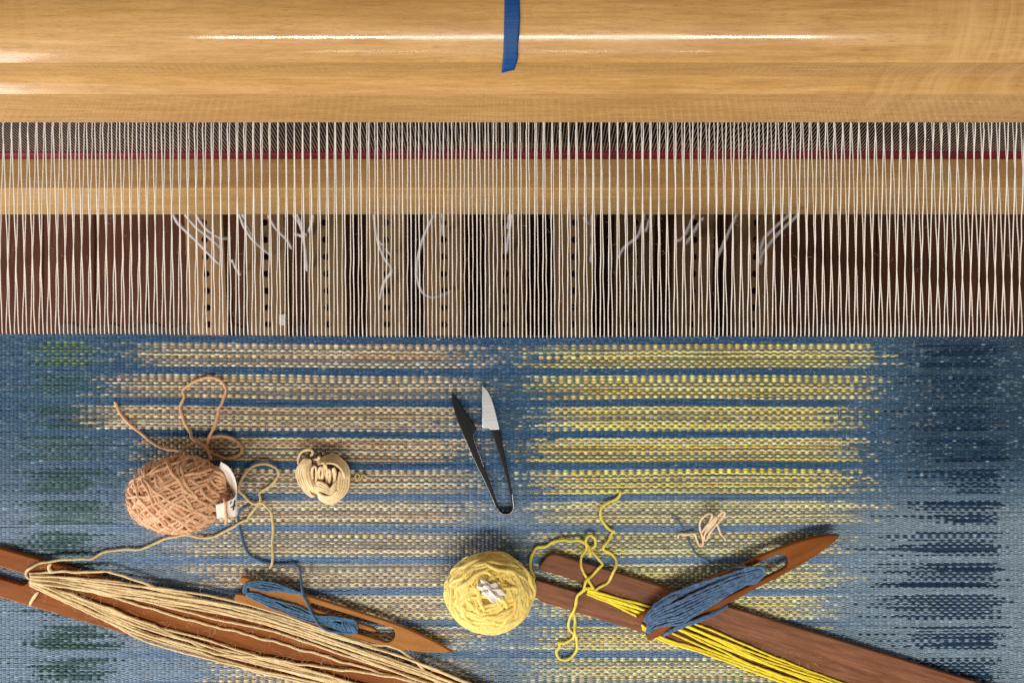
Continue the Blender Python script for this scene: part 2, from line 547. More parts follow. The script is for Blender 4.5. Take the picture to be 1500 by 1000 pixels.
for i, cx in enumerate(cxs):
    b0 = PT(cx, 400)
    if i == 0: lab = 'leftmost pale wooden treadle with drilled holes, under the loose warp beside bare floor'
    elif i == 9: lab = 'rightmost wooden treadle with drilled holes, two grey cords reaching it from the right'
    elif i == 4: lab = 'fifth wooden treadle from the left, a big C-shaped loop of white cord on it'
    elif i == 3: lab = 'fourth wooden treadle from the left, a zigzag grey cord lying on it'
    else: lab = f'{ordn[i]} wooden treadle from the left in the row below the warp threads'
    t = thing('treadle', lab, 'treadle', tuple(b0), 'treadles in a row under the warp')
    o = bpy.data.objects.new('board', tre_me)
    COL.objects.link(o)
    o.parent = t
    o.rotation_euler = (math.atan(0.11), 0, random.uniform(-0.006, 0.006))
    for c in cords[i]:
        P = []
        for k, (px, py) in enumerate(c):
            g = PT(px, py)
            lift = 0.055 * max(0, 1 - k / (len(c) - 1)) + 0.006
            h = g[2] - Z0 + lift
            P.append(W(px, py, h))
        V, F = sweep(catmull(P, 0.004), 0.0026, 7, 0.12)
        part_np('tie_cord', V, F, M['cord'], t)
tg = PT(416, 467)
bm = beveled_box(tg[0] - 0.006, tg[0] + 0.005, tg[1] - 0.010, tg[1] + 0.008, tg[2] - 0.008, tg[2] + 0.006, 0.0015)
peg = part_bm('peg', bm, M['paper'])
tag(peg, 'small white block beside the second treadle from the left', 'peg')
# cross bar that carries the treadles
tc_ = PT(750, 560)

# ------------------------------------------------------------------ beater: rails and reed
XH = 0.62
t17 = R(17)
ux = np.array([0.0, math.sin(t17), math.cos(t17)])      # up along the reed
bk = np.array([0.0, math.cos(t17), -math.sin(t17)])     # back, square to the reed
beater = thing('beater', 'pale wooden loom beater with rounded top rail, steel reed and lower rail', 'beater', (0, 0.16, Z0))

def extrude_profile(name, prof, mat, parent, nx=2, smooth_ang=30, bow=None):
    """prof: list of (Y,h) going round; closed prism along X"""
    xs = np.linspace(-XH, XH, nx)
    n = len(prof)
    bm = bmesh.new()
    rows = []
    for x in xs:
        rows.append([bm.verts.new((x, y, Z0 + h)) for y, h in prof])
    for a, b_ in zip(rows[:-1], rows[1:]):
        for k in range(n):
            bm.faces.new([a[k], a[(k + 1) % n], b_[(k + 1) % n], b_[k]])
    bm.faces.new(rows[0]); bm.faces.new(list(reversed(rows[-1])))
    o = part_bm(name, bm, mat, parent)
    me = o.data
    me.polygons.foreach_set('use_smooth', [True] * len(me.polygons))
    me.set_sharp_from_angle(angle=R(smooth_ang))
    return o

def fillet(pts, rad, n=4):
    """round every corner of a closed polygon by its own radius"""
    out = []
    m = len(pts)
    for i in range(m):
        p = np.array(pts[i][:2]); a = np.array(pts[i - 1][:2]); b_ = np.array(pts[(i + 1) % m][:2])
        r = pts[i][2] if len(pts[i]) > 2 else rad
        if r <= 0:
            out.append(tuple(p)); continue
        da = (a - p); db = (b_ - p)
        la, lb = np.linalg.norm(da), np.linalg.norm(db)
        r = min(r, la * 0.45, lb * 0.45)
        p0 = p + da / la * r; p1 = p + db / lb * r
        for q in range(n + 1):
            t = q / n
            out.append(tuple((1 - t) ** 2 * p0 + 2 * t * (1 - t) * p + t * t * p1))
    return out

# top rail: bullnose over a sloping face and a lower bevel
Cn = (0.2147, 0.0917); Rn = 0.05
bull = []
for a in np.linspace(R(48), R(-60), 40):
    bull.append((Cn[0] - Rn * math.sin(a), Cn[1] + Rn * math.cos(a)))
prof = fillet([(0.1618, 0.0482, 0.0012), (0.1692, 0.0900, 0), (0.25, 0.08, 0)], 0.0, 4)[:-1]
prof += [(0.1740, 0.0946), (0.1765, 0.0982), (0.1778, 0.1035), (0.1785, 0.1095), (0.1788, 0.1155), (0.1788, 0.1200), (0.1783, 0.1236)]
prof += bull
prof += [(0.266, 0.098), (0.258, 0.060), (0.250, 0.046)]
prof += [(0.200, 0.0410)]
top_rail = extrude_profile('top_rail', prof, M['maple'], beater, 2, 24)

def on_rail(py):
    """point (Y,h) of the bullnose seen at photo row py"""
    best = None
    for a in np.linspace(R(50), R(-20), 400):
        Y = Cn[0] - Rn * math.sin(a); h = Cn[1] + Rn * math.cos(a)
        q = 500 - Y / (K * (D - h) / D)
        if best is None or abs(q - py) < best[0]:
            best = (abs(q - py), Y, h, a)
    return best[1:]

# lower rail (race)
ft = np.array([0, 0.13287, -0.05])
fb = ft - ux * 0.0499
bt = ft + bk * 0.046
bb = bt - ux * 0.050
prof = fillet([(fb[1], fb[2], 0.002), (ft[1], ft[2], 0.0022), (bt[1], bt[2], 0.001), (bb[1], bb[2], 0.002)], 0.001, 4)
extrude_profile('bottom_rail', prof, M['maple_plain'], beater, 2, 40)

# reed: wires + red binding along its foot
base = ft + bk * 0.0318
acc = Acc()
pitch = 0.0026
nw = int(2 * XH / pitch)
for k in range(nw):
    x = -XH + k * pitch
    c0 = base + ux * 0.004 + np.array([x, 0, 0])
    c1 = base + ux * 0.118 + np.array([x, 0, 0])
    hx, hb = 0.00022, 0.0004
    V = []
    for c in (c0, c1):
        for sx, sb in ((-1, -1), (1, -1), (1, 1), (-1, 1)):
            V.append(c + np.array([sx * hx, 0, 0]) + bk * sb * hb)
    F = np.array([(0, 1, 5, 4), (1, 2, 6, 5), (2, 3, 7, 6), (3, 0, 4, 7)])
    V = np.array(V); V[:, 2] += Z0
    acc.add(V, F)
reed = acc.part('reed', M['reed_wire'], beater)
tag(reed, kind='stuff')
for v0, v1, nm in ((0.0, 0.0092, 'binding'),):
    a = base + ux * v0; b_ = base + ux * v1
    pr = []
    for s0, d0 in ((v0, -0.0026), (v1 - 0.002, -0.0030), (v1, -0.0018), (v1, 0.003), (v0, 0.003)):
        p = base + ux * s0 + bk * d0
        pr.append((p[1], p[2]))
    extrude_profile('binding', fillet(pr, 0.0007, 2), M['red'], reed, 60, 50)

# dark board added as the shade seen behind the reed
fr = part_bm('shade_board', beveled_box(-XH, XH, 0.222, 0.240, Z0 - 0.42, Z0 - 0.035, 0.003), M['reed_shade'])
tag(fr, 'dark board standing for the shade just behind the steel reed', 'shade board')
# ------------------------------------------------------------------ blue tape on the top rail
tape_pts = []
rows = []
for py, xl, xr in ((-60, 739.5, 763), (-30, 739, 763), (0, 739, 762.3), (25, 738.6, 761.8), (50, 738, 760.6), (66, 737.6, 759.8), (80, 737, 758.8), (88, 736.3, 757.8)):
    Y, h, a = on_rail(py)
    off = 0.0004
    Y -= off * math.sin(a); h += off * math.cos(a)
    rows.append((Y, h, xl, xr))
Y, h = rows[-1][0], rows[-1][1]
for py, xl, xr in ((94, 735.6, 756.4), (100, 734.8, 754.6), (104, 734.3, 753.2)):   # the loose end hangs off the lip
    hh = h - (py - 88) * 0.0004
    rows.append((0, hh, xl, xr, py))
V = []
nc = 7
for rI, r_ in enumerate(rows):
    for c in range(nc):
        f = c / (nc - 1)
        px = r_[2] + (r_[3] - r_[2]) * f
        if len(r_) == 5:
            py = r_[4]
            if rI == len(rows) - 1: py = 107 - 4.5 * f
            p = W(px, py, r_[1]); V.append(p)
        else:
            s = K * (D - r_[1]) / D
            edge = 0.0004 * math.sin(rI * 2.2) * (1 if c == nc - 1 else 0)
            V.append(((px - 750) * s + edge, r_[0], Z0 + r_[1]))
nr = len(rows)
F = [(j * nc + i, j * nc + i + 1, (j + 1) * nc + i + 1, (j + 1) * nc + i) for j in range(nr - 1) for i in range(nc - 1)]
tape = part_np('tape_strip', V, F, M['tape'])
so = tape.modifiers.new('thick', 'SOLIDIFY'); so.thickness = 0.0003; so.offset = -1
tag(tape, 'strip of blue masking tape stuck over the rounded top rail, end torn', 'tape')

# ------------------------------------------------------------------ cloth on the loom
WS = 6.0 * K                 # warp spacing
FELL = (500 - 489.5) * K
HALF = 0.452
cloth = thing('woven_cloth', 'handwoven cloth with blue, tan and yellow weft bands stretched on the loom', 'cloth', (0, 0, Z0))
NWARP = int(2 * HALF / WS)
SUB = 3
NX = NWARP * SUB + 1
PP = 1.4 * K                # pick spacing
NP = 398

def smooth_noise(n, step, amp):
    k = int(n / step) + 3
    a = rng.normal(0, amp, k)
    x = np.arange(n) / step
    i = x.astype(int); f = x - i
    f = f * f * (3 - 2 * f)
    return a[i] * (1 - f) + a[i + 1] * f

xs = np.linspace(-HALF, -HALF + NWARP * WS, NX)
pxs = xs / K + 750
# ---- colours, thread by thread
def C(*a): return lin(*a)
deep = C(64, 92, 116); deep2 = C(50, 80, 108); lite = C(114, 132, 150); lite2 = C(116, 134, 148)
tanset = [C(240, 224, 180), C(226, 194, 144), C(220, 172, 124), C(210, 198, 168), C(198, 182, 152), C(228, 198, 138), C(218, 190, 150), C(234, 216, 180)]
yelset = [C(246, 230, 158), C(246, 218, 98), C(252, 210, 72), C(238, 222, 164), C(244, 224, 122), C(220, 208, 150), C(246, 208, 116)]
grnset = [C(40, 74, 62), C(32, 60, 52), C(52, 84, 80), C(80, 106, 100)]
olive = [C(110, 130, 48), C(84, 116, 56), C(140, 150, 70)]
navset = [C(26, 54, 82), C(20, 44, 70), C(36, 64, 92)]
CLR = np.zeros((NP, NX, 3))
sched = []
blue_first = 8
def mix_units():
    seq = ''
    while len(seq) < 25:
        seq += random.choices(['AAB', 'ABB', 'ABAB', 'AABB', 'AB'], [0.40, 0.34, 0.10, 0.06, 0.10])[0]
    return seq[:25]
seq = 'b' * blue_first
bandno = [-1] * blue_first
bi = 0
while len(seq) < NP:
    m_ = mix_units()
    seq += m_; bandno += [bi] * len(m_)
    q = 8
    seq += 'b' * q; bandno += [-1] * q
    bi += 1
nb = bi + 1
tan0 = [170, 135, 88, 185, 190, 215, 250, 265, 280, 290, 300, 300] + [290] * 8
tan1 = [745, 735, 730, 740, 735, 730, 740, 745, 735, 730, 720, 730] + [730] * 8
yel0 = [762, 752, 765, 755, 760, 765, 762, 758, 775, 770, 760, 765] + [765] * 8
yel1 = [1300, 1305, 1270, 1275, 1270, 1275, 1240, 1240, 1225, 1220, 1210, 1200] + [1200] * 8
grn0 = [45, 50, 50, 40, 45, 45, 40, 50, 60, 50, 55, 55] + [50] * 8
grn1 = [150, 140, 150, 140, 160, 170, 150, 165, 180, 175, 170, 170] + [170] * 8
nav0 = [1345, 1350, 1345, 1335, 1345, 1325, 1300, 1310, 1290, 1300, 1310, 1330] + [1320] * 8
nav1 = [1465, 1460, 1468, 1470, 1472, 1470, 1470, 1472, 1474, 1476, 1470, 1460] + [1465] * 8
warp_i = np.floor((xs + HALF) / WS + 0.5).astype(int)
for p in range(NP):
    py = 490 + 1.4 * p
    # base weft: a deep dye lot to about row 690, a paler one after, the right and left ends paler still
    f = np.clip((py - (686 + smooth_noise(NX, 120, 5)) - 6 * np.sin(pxs / 180)) / 62 + 0.12 * rng.normal(), 0, 1)
    fl_ = np.clip((py - 600) / 110, 0, 1) * np.clip((420 - pxs) / 420, 0, 1) * 0.45
    f = np.maximum(f, fl_)
    rt = np.clip((pxs - 700) / 700, 0, 1)
    lt = (lite * (1 - rt[:, None]) + lite2 * rt[:, None]) * (1 + 0.10 * np.clip((py - 800) / 200, -0.6, 1))
    dp = deep * (1 - (p % 8) / 16) + deep2 * ((p % 8) / 16)
    blue = dp[None, :] * (1 - f[:, None]) + lt * f[:, None]
    if bandno[p] < 0:     # blue stripes are more saturated than the ends
        mid = np.clip((pxs - 120) / 100, 0, 1) * np.clip((1300 - pxs) / 120, 0, 1)
        sat = C(48, 80, 114) * (1 - f[:, None]) + C(94, 120, 150) * f[:, None]
        blue = blue * (1 - 0.75 * mid[:, None]) + sat * 0.75 * mid[:, None]
    blue = blue * (1 + 0.06 * rng.normal())
    nv = np.clip((pxs - 1290) / 70, 0, 1) * np.clip((706 - py) / 50, 0, 1)
    blue = blue * (1 - 0.42 * nv[:, None])
    hth = rng.random(NWARP + 3)[warp_i]          # heathered wool: paler, greener flecks in the blue
    hm = (hth < 0.16)[:, None] * (0.30 if bandno[p] >= 0 else 0.14)
    blue = blue * (1 - hm) + C(140, 156, 158) * hm
    row = blue.copy()
    b_ = bandno[p]
    if b_ >= 0:
        isA = seq[p] == 'A'
        j = rng.normal(0, 20, 8)
        pale = np.clip((py - 690) / 260, 0, 1)
        # the grounds between accents blend towards grey-olive and darken
        zt = np.clip((pxs - (tan0[b_] + j[0])) / 90, 0, 1) * np.clip(((tan1[b_] + j[1]) - pxs) / 130, 0, 1)
        zy = np.clip((pxs - (yel0[b_] + j[2])) / 90, 0, 1) * np.clip(((yel1[b_] + j[3]) - pxs) / 90, 0, 1)
        if not isA:
            row = row * (1 - 0.62 * zt[:, None]) + C(138, 126, 106) * (0.62 * zt[:, None])
            row = row * (1 - 0.62 * zy[:, None]) + C(132, 128, 96) * (0.62 * zy[:, None])
            dk = 1 - 0.22 * np.maximum(zt, zy) * (1 - 0.6 * pale)
            row = row * dk[:, None]
        else:
            for z, lo, hi, cset in ((zt, tan0[b_] + j[0], tan1[b_] + j[1], tanset), (zy, yel0[b_] + j[2], yel1[b_] + j[3], yelset)):
                # each accent pick is laid from one to three lengths of yarn
                cuts = sorted(rng.uniform(lo, hi, rng.integers(0, 3)))
                cc = np.zeros((NX, 3))
                cid = np.searchsorted(cuts, pxs)
                for q in range(len(cuts) + 1):
                    k = random.randrange(len(cset))
                    if cset is yelset and b_ <= 2 and random.random() < 0.55: k = random.choice([0, 1, 4, 4])
                    if cset is yelset and b_ >= 5 and random.random() < 0.5: k = random.choice([0, 3, 5])
                    cc[cid == q] = cset[k]
                if cset is yelset and b_ in (0, 1):
                    gz = np.exp(-((pxs - (1060 if b_ == 0 else 900)) / 60) ** 2)[:, None]
                    cc = cc * (1 - gz * 0.4) + C(248, 208, 70) * gz * 0.4
                cc = cc * (1 - 0.10 * pale) + C(226, 214, 178) * 0.10 * pale
                # at the ends only some of the beads show
                beads = rng.random(NWARP + 2)[np.clip(warp_i // 2, 0, NWARP)]
                mask = (z > 0) & (beads < z * 1.6 + 0.10)
                cc = cc * np.exp(rng.normal(-0.05, 0.20, NWARP + 3)[warp_i])[:, None]
                wgt = (rng.uniform(0.74, 1.0) * (0.5 + 0.5 * z) * np.clip(0.92 + smooth_noise(NX, 110, 0.30), 0.25, 1.0))[:, None]
                row[mask] = (row * (1 - wgt) + cc * wgt)[mask]
        gz = np.clip((pxs - (grn0[b_] + j[4])) / 20, 0, 1) * np.clip(((grn1[b_] + j[5]) - pxs) / 30, 0, 1)
        if rng.random() < 0.85:
            k = random.choice(grnset[:3] if b_ >= 6 else grnset)
            if b_ == 0 and rng.random() < 0.6: k = random.choice(olive)
            elif b_ < 3 and rng.random() < 0.06: k = random.choice(olive)
            strength = (0.95 if isA else 0.62) * (0.86 if b_ < 6 else 1.0)
            beads = rng.random(NWARP + 2)[np.clip(warp_i, 0, NWARP)]
            mk = ((gz > 0) & (beads < gz * 1.1))[:, None]
            row = np.where(mk, row * (1 - strength) + k * strength, row)
        nz = np.clip((pxs - (nav0[b_] + j[6] * 1.6)) / 60, 0, 1) * np.clip(((nav1[b_] + j[7] * 0.5) - pxs) / 25, 0, 1)
        if isA or rng.random() < (0.5 if py < 700 else 0.28):
            k = random.choice(navset)
            beads = rng.random(NWARP + 2)[np.clip(warp_i // 2, 0, NWARP)]
            mk = ((nz > 0) & (beads < nz * 1.3))[:, None]
            row = np.where(mk, row * 0.03 + k * 0.80, row)
    # bead-to-bead variation, the odd pale neps
    bv = np.exp(rng.normal(0, 0.11, NWARP + 3)[warp_i] + rng.normal(0, 0.06, NX))
    row = row * bv[:, None]
    nep = rng.random(NWARP + 3)[warp_i] < 0.006
    row[nep] = row[nep] * 0.6 + C(186, 204, 214) * 0.4
    CLR[p] = np.clip(row * 1.30, 0.004, 0.92)
# ---- geometry: every pick goes over one warp end and under the next
V = np.zeros((NP, 3, NX, 3), np.float32)
phase = math.pi * (xs + HALF) / WS
drift = np.zeros(NX)
fellwave = (smooth_noise(NX, 150, 0.0006) + 0.0004 * np.sin(pxs / 130) - 0.0011 * np.clip((pxs - 0) / 1500, 0, 1))
for p in range(NP):
    y = FELL - PP * (p + 0.5) + smooth_noise(NX, 40, 0.00018) + 0.0005 * np.sin(xs * 9 + p * 0.045) * np.sin(xs * 23 + p * 0.02 + 1) * (1 - math.exp(-p / 25)) + fellwave * math.exp(-p / 120) - 0.0016 * np.sin(pxs / 1500 * math.pi) * math.exp(-p / 300)
    c = np.cos(phase + math.pi * (p % 2))
    amp = 0.00062 * (1 + 0.22 * rng.normal(0, 1, NWARP + 3)[warp_i])
    z = amp * c + rng.normal(0, 0.00004)
    hw = PP * (0.66 + 0.26 * c)
    hw = np.maximum(hw, PP * 0.30)
    crest = 0.00030 + 0.00020 * np.clip(c, 0, 1)
    if p < 4: y = y - 0.00022 * (4 - p) / 4 * np.cos(2 * phase) + 0.00015 * rng.normal(0, 1, NWARP + 3)[warp_i]
    V[p, 0, :, 0] = xs; V[p, 1, :, 0] = xs; V[p, 2, :, 0] = xs
    V[p, 0, :, 1] = y + hw; V[p, 1, :, 1] = y; V[p, 2, :, 1] = y - hw
    V[p, 0, :, 2] = z - 0.00045; V[p, 2, :, 2] = z - 0.00045
    V[p, 1, :, 2] = z + crest
V = V.reshape(-1, 3)
V[:, 2] += Z0
idx = np.arange(NP * 3 * NX).reshape(NP, 3, NX)
q = []
for s_ in (0, 1):
    a = idx[:, s_, :-1]; b_ = idx[:, s_, 1:]; c = idx[:, s_ + 1, 1:]; d = idx[:, s_ + 1, :-1]
    q.append(np.stack([a, d, c, b_], -1).reshape(-1, 4))
F = np.vstack(q)
weave = part_np('weft', V, F, M['cloth'], cloth)
weave['kind'] = 'stuff'
ca = weave.data.attributes.new('Col', 'FLOAT_COLOR', 'POINT')
cc = np.ones((NP, 3, NX, 4), np.float32)
cc[..., :3] = CLR[:, None, :, :]
ca.data.foreach_set('color', cc.ravel())
# backing so nothing shows through between picks (the warp runs here)
bkx = HALF
V = [(-bkx, FELL - 0.001, Z0 - 0.0009), (bkx, FELL - 0.001, Z0 - 0.0009), (bkx, FELL - PP * NP, Z0 - 0.0009), (-bkx, FELL - PP * NP, Z0 - 0.0009)]
yb_ = FELL - PP * NP
V += [(-bkx, yb_ - 0.015, Z0 - 0.008), (bkx, yb_ - 0.015, Z0 - 0.008), (-bkx, yb_ - 0.020, Z0 - 0.03), (bkx, yb_ - 0.020, Z0 - 0.03), (-bkx, yb_ + 0.03, Z0 - 0.62), (bkx, yb_ + 0.03, Z0 - 0.62)]  # unseen drop over the front, added to block light from the treadles
part_np('underside', V, [(0, 1, 2, 3), (3, 2, 5, 4), (4, 5, 7, 6), (6, 7, 9, 8)], plain('cloth_underside', C(40, 66, 96), 0.9), cloth, False)

# short fuzzy hairs standing off the wool
acc = Acc()
hair_n = 2600
hx = rng.uniform(-0.42, 0.42, hair_n); hy = rng.uniform(-0.28, FELL - 0.003, hair_n)
hv, hf, hc = [], [], []
for i in range(hair_n):
    L = rng.uniform(0.0015, 0.0045); a = rng.normal(0, 0.9) + (math.pi if rng.random() < 0.5 else 0)
    d = np.array([math.cos(a), math.sin(a)]); nrm = np.array([-d[1], d[0]]) * 0.00007
    bend = rng.normal(0, 0.35)
    base_ = len(hv)
    for k in range(4):
        t = k / 3
        p = np.array([hx[i], hy[i]]) + d * L * t + np.array([-d[1], d[0]]) * bend * L * t * t
        z = Z0 + 0.0006 + 0.0009 * math.sin(t * 2.4)
        hv.append((p[0] + nrm[0], p[1] + nrm[1], z)); hv.append((p[0] - nrm[0], p[1] - nrm[1], z))
    for k in range(3):
        hf.append((base_ + 2 * k, base_ + 2 * k + 1, base_ + 2 * k + 3, base_ + 2 * k + 2))
    pi = int(np.clip((FELL - hy[i]) / PP, 0, NP - 1)); xi = int(np.clip((hx[i] + HALF) / (xs[1] - xs[0]), 0, NX - 1))
    c = CLR[pi, xi] * 0.5 + C(190, 205, 215) * 0.5
    hc += [(*c, 1)] * 8
hair = part_np('fuzz', hv, hf, M['cloth'], cloth)
hair['kind'] = 'stuff'
ca = hair.data.attributes.new('Col', 'FLOAT_COLOR', 'POINT')
ca.data.foreach_set('color', np.array(hc, np.float32).ravel())

line_fuzz([(0, 330), (750, 330), (1500, 330)], 260, M['warp'], cloth, 0.045, 0.0015, 0.002, 0.006, 0.00002)
# ---- warp: every end its own strand, two layers of a barely open shed
DENT = 2 * WS
def reed_at(h):
    s = (h - base[2]) / ux[2]
    return base + ux * s
hs_ = 0.0089
variants = {}
for lay, hh in ((0, hs_), (1, -hs_)):
    rp = reed_at(hh)
    for v in range(4):
        # local x = 0 at the fell; ends come together in pairs at the dent
        dx = 0.0 if lay == 0 else -0.0015
        pts = [(0, -0.004, -0.0012), (0, 0.0, -0.0006), (0, 0.004, 0.0)]
        for t in np.linspace(0.1, 1, 12):
            sag = rng.normal(0, 0.00012)
            pts.append((dx * t + rng.normal(0, 0.00012), 0.004 + (rp[1] - FELL - 0.004) * t, hh * t + sag))
        pts.append((dx, rp[1] - FELL + 0.12, hh * 2.1))
        P = catmull(pts, 0.0045)
        Vt, Ft = sweep(P, 0.00043, 6, 0.12, taper=False)
        me = mesh_np('warp_thread', Vt, Ft)
        me.materials.append(M['warp'])
        variants[(lay, v)] = me
for k in range(NWARP):
    lay = k % 2
    o = bpy.data.objects.new('warp_thread', variants[(lay, random.randrange(4))])
    x = -HALF + (k + 0.5) * WS
    xi = min(NX - 1, int((x + HALF) / (xs[1] - xs[0])))
    o.location = (x, FELL + fellwave[xi] - 0.0016 * math.sin(pxs[xi] / 1500 * math.pi), 0)
    o.rotation_euler = (0, 0, random.gauss(0, 0.0007))
    o.parent = cloth
    COL.objects.link(o)

# ------------------------------------------------------------------ flat wooden pieces
def flat_piece(name, loops, h0, thick, mat, parent, bev=0.0007):
    """loops: closed outlines in photo pixels, first the outside then holes"""
    hm = h0 + thick / 2
    cu = bpy.data.curves.new(name, 'CURVE')
    cu.dimensions = '2D'
    cu.fill_mode = 'BOTH'
    cu.extrude = thick / 2 - bev
    cu.bevel_depth = bev
    cu.bevel_resolution = 2
    cu.offset = -bev
    for lp in loops:
        sp = cu.splines.new('POLY')
        sp.points.add(len(lp) - 1)
        for p, (px, py) in zip(sp.points, lp):
            x, y, z = W(px, py, h0 + thick)
            p.co = (x, y, 0, 1)
        sp.use_cyclic_u = True
    tmp = bpy.data.objects.new('tmp', cu)
    COL.objects.link(tmp)
    dg = bpy.context.evaluated_depsgraph_get()
    me = bpy.data.meshes.new_from_object(tmp.evaluated_get(dg))
    bpy.data.objects.remove(tmp)
    bpy.data.curves.remove(cu)
    n = len(me.vertices)
    co = np.zeros(n * 3, np.float32)
    me.vertices.foreach_get('co', co)
    co = co.reshape(-1, 3)
    co[:, 2] += Z0 + hm
    if parent is not None: co -= root_loc(parent)
    me.vertices.foreach_set('co', co.ravel())
    me.name = name
    me.polygons.foreach_set('use_smooth', [True] * len(me.polygons))
    me.set_sharp_from_angle(angle=R(40))
    me.update()
    return link(name, me, mat, parent)

def closed_smooth(pts, n=6):
    P = np.array(pts, float); m = len(P); out = []
    for i in range(m):
        p0, p1, p2, p3 = P[i - 1], P[i], P[(i + 1) % m], P[(i + 2) % m]
        for t in np.arange(n) / n:
            out.append(0.5 * ((2 * p1) + (-p0 + p2) * t + (2 * p0 - 5 * p1 + 4 * p2 - p3) * t * t + (-p0 + 3 * p1 - 3 * p2 + p3) * t ** 3))
    return out

def axis_frame(p0, p1):
    p0 = np.array(p0, float); p1 = np.array(p1, float)
    d = p1 - p0; L = np.linalg.norm(d); d /= L
    nrm = np.array([-d[1], d[0]])
    return (lambda u, v: tuple(p0 + d * u + nrm * v)), L

def arc(cx, cy, r, a0, a1, n):
    return [(cx + r * math.cos(a), cy + r * math.sin(a)) for a in np.linspace(R(a0), R(a1), n)]

def stick_outline(f, L, hw, slot_d, slot_w, skew=0.0):
    """flat stick shuttle with a slot between two rounded prongs at each end (u along, v across)"""
    uv = []
    rr = 16
    # near end: outer corner rounded on the outside, prong end, slot
    uv += [(rr * 1.9, -hw)]
    uv = []
    def end(flip):
        e = []
        e += arc(rr * 1.5, -hw + rr, rr, 270, 200, 6)
        e += [(4, -slot_w / 2 - 4), (5, -slot_w / 2)]
        e += [(slot_d - slot_w / 2, -slot_w / 2)]
        e += arc(slot_d - slot_w / 2, 0, slot_w / 2, -80, 80, 7)
        e += [(slot_d - slot_w / 2, slot_w / 2), (5, slot_w / 2), (4, slot_w / 2 + 4)]
        e += arc(rr * 1.5, hw - rr, rr, 160, 90, 6)
        return e
    near = end(False)
    far = [(L - u, -v) for u, v in end(True)]
    return [f(u, v) for u, v in near + far]

def netting_outline(f, L, hw, tip_start, notch_d=16, notch_w=13, eye=(100, 240), eye_hw=11, tongue=(215, 3.2), tip_shift=0.0, flare=0.0, full=2.0, blunt=1.2, pw=1.0):
    o = []
    o += [(notch_d, 0)]
    o += [(notch_d - 4, notch_w / 2 - 1), (1, notch_w / 2 + 1), (0, hw - 2), (3, hw)]
    for u in np.linspace(20, tip_start, 6): o.append((u, hw + flare * math.sin(u / tip_start * math.pi)))
    for t in np.linspace(0.08, 0.985, 18):
        v = hw * (1 - t ** full) ** pw
        o.append((tip_start + (L - tip_start) * t, v + tip_shift * t * t))
    o.append((L, tip_shift))
    for t in np.linspace(0.985, 0.08, 18):
        v = hw * (1 - t ** full) ** pw
        o.append((tip_start + (L - tip_start) * t, -v + tip_shift * t * t))
    for u in np.linspace(tip_start, 20, 6): o.append((u, -hw - flare * math.sin(u / tip_start * math.pi)))
    o += [(3, -hw), (0, -hw + 2), (1, -notch_w / 2 - 1), (notch_d - 4, -notch_w / 2 + 1)]
    e0, e1 = eye
    tl, tw = tongue
    hole = [(e0, -eye_hw), (e1 - eye_hw, -eye_hw)] + arc(e1 - eye_hw, 0, eye_hw, -75, 75, 9) + [(e1 - eye_hw, eye_hw), (e0, eye_hw), (e0, tw + 1), (tl - 10, tw), (tl - 2, tw * 0.6), (tl, 0), (tl - 2, -tw * 0.6), (tl - 10, -tw), (e0, -tw - 1)]
    return [f(u, v) for u, v in o], [f(u, v) for u, v in hole]

def guide(pts, x):
    xs_, ys_ = zip(*pts)
    return float(np.interp(x, xs_, ys_))

def bundle(parent, mat, top, bot, n, xs_, hbase, r, hjit=0.0004, jit=0.9, arch=0.0, ends=True, name='yarn_strand', step=0.0014):
    """n strands fanned between two guide lines (photo pixels)"""
    for k in range(n):
        f = (k + 0.5) / n + rng.normal(0, 0.42 / n)
        pts = []
        m = len(xs_)
        for i, x in enumerate(xs_):
            ff = f + 0.13 * math.sin(i * 0.9 + k * 2.4)
            y = guide(top, x) * (1 - ff) + guide(bot, x) * ff
            t = i / (m - 1)
            pts.append((x + rng.normal(0, 0.5), y + rng.normal(0, jit) * (0.3 if i in (0, m - 1) else 1), hbase + arch * math.sin(math.pi * t) + abs(rng.normal(0, hjit))))
        yarn(name, pts, r, mat, parent, step=step, wob=0.00012)

# ---- A: reddish stick shuttle with tan yarn, lower left
HC = 0.0014
fA, LA = axis_frame((-34, 829), (-34 + 900 * math.cos(R(16.1)), 829 + 900 * math.sin(R(16.1))))
shA = thing('stick_shuttle', 'long reddish brown stick shuttle wound with tan yarn at the lower left', 'weaving shuttle', W(300, 925, HC))
flat_piece('board', [stick_outline(fA, LA, 35, 78, 16)], HC, 0.0055, M['cherry'], shA, 0.0012)
hA = HC + 0.0055 + 0.0008
bundle(shA, M['tan'], [(43, 841), (100, 843), (170, 851), (360, 884), (640, 974), (830, 1062)], [(43, 851), (100, 860), (170, 874), (360, 908), (625, 1000), (830, 1072)], 10,
       [43, 80, 125, 180, 250, 320, 400, 500, 600, 720, 830], hA + 0.0005, 0.00088, 0.0009)
bundle(shA, M['tan'], [(43, 849), (110, 873), (216, 912), (360, 955), (570, 1010), (830, 1068)], [(43, 857), (110, 889), (216, 939), (330, 974), (560, 1028), (830, 1080)], 9,
       [43, 75, 110, 160, 216, 290, 360, 460, 570, 700, 830], hA + 0.0005, 0.00088, 0.0009)
yarn('yarn_strand', [(43, 839), (100, 837), (168, 839), (216, 856), (290, 876), (360, 892), (450, 916), (540, 941), (589, 953), (640, 998), (700, 1030)], 0.001, M['tan'], shA, h=hA + 0.0008)
yarn('yarn_strand', [(45, 851), (100, 859), (144, 868), (192, 882), (280, 908), (360, 928), (450, 953), (560, 985), (640, 1006)], 0.001, M['tan'], shA, h=hA + 0.0002)
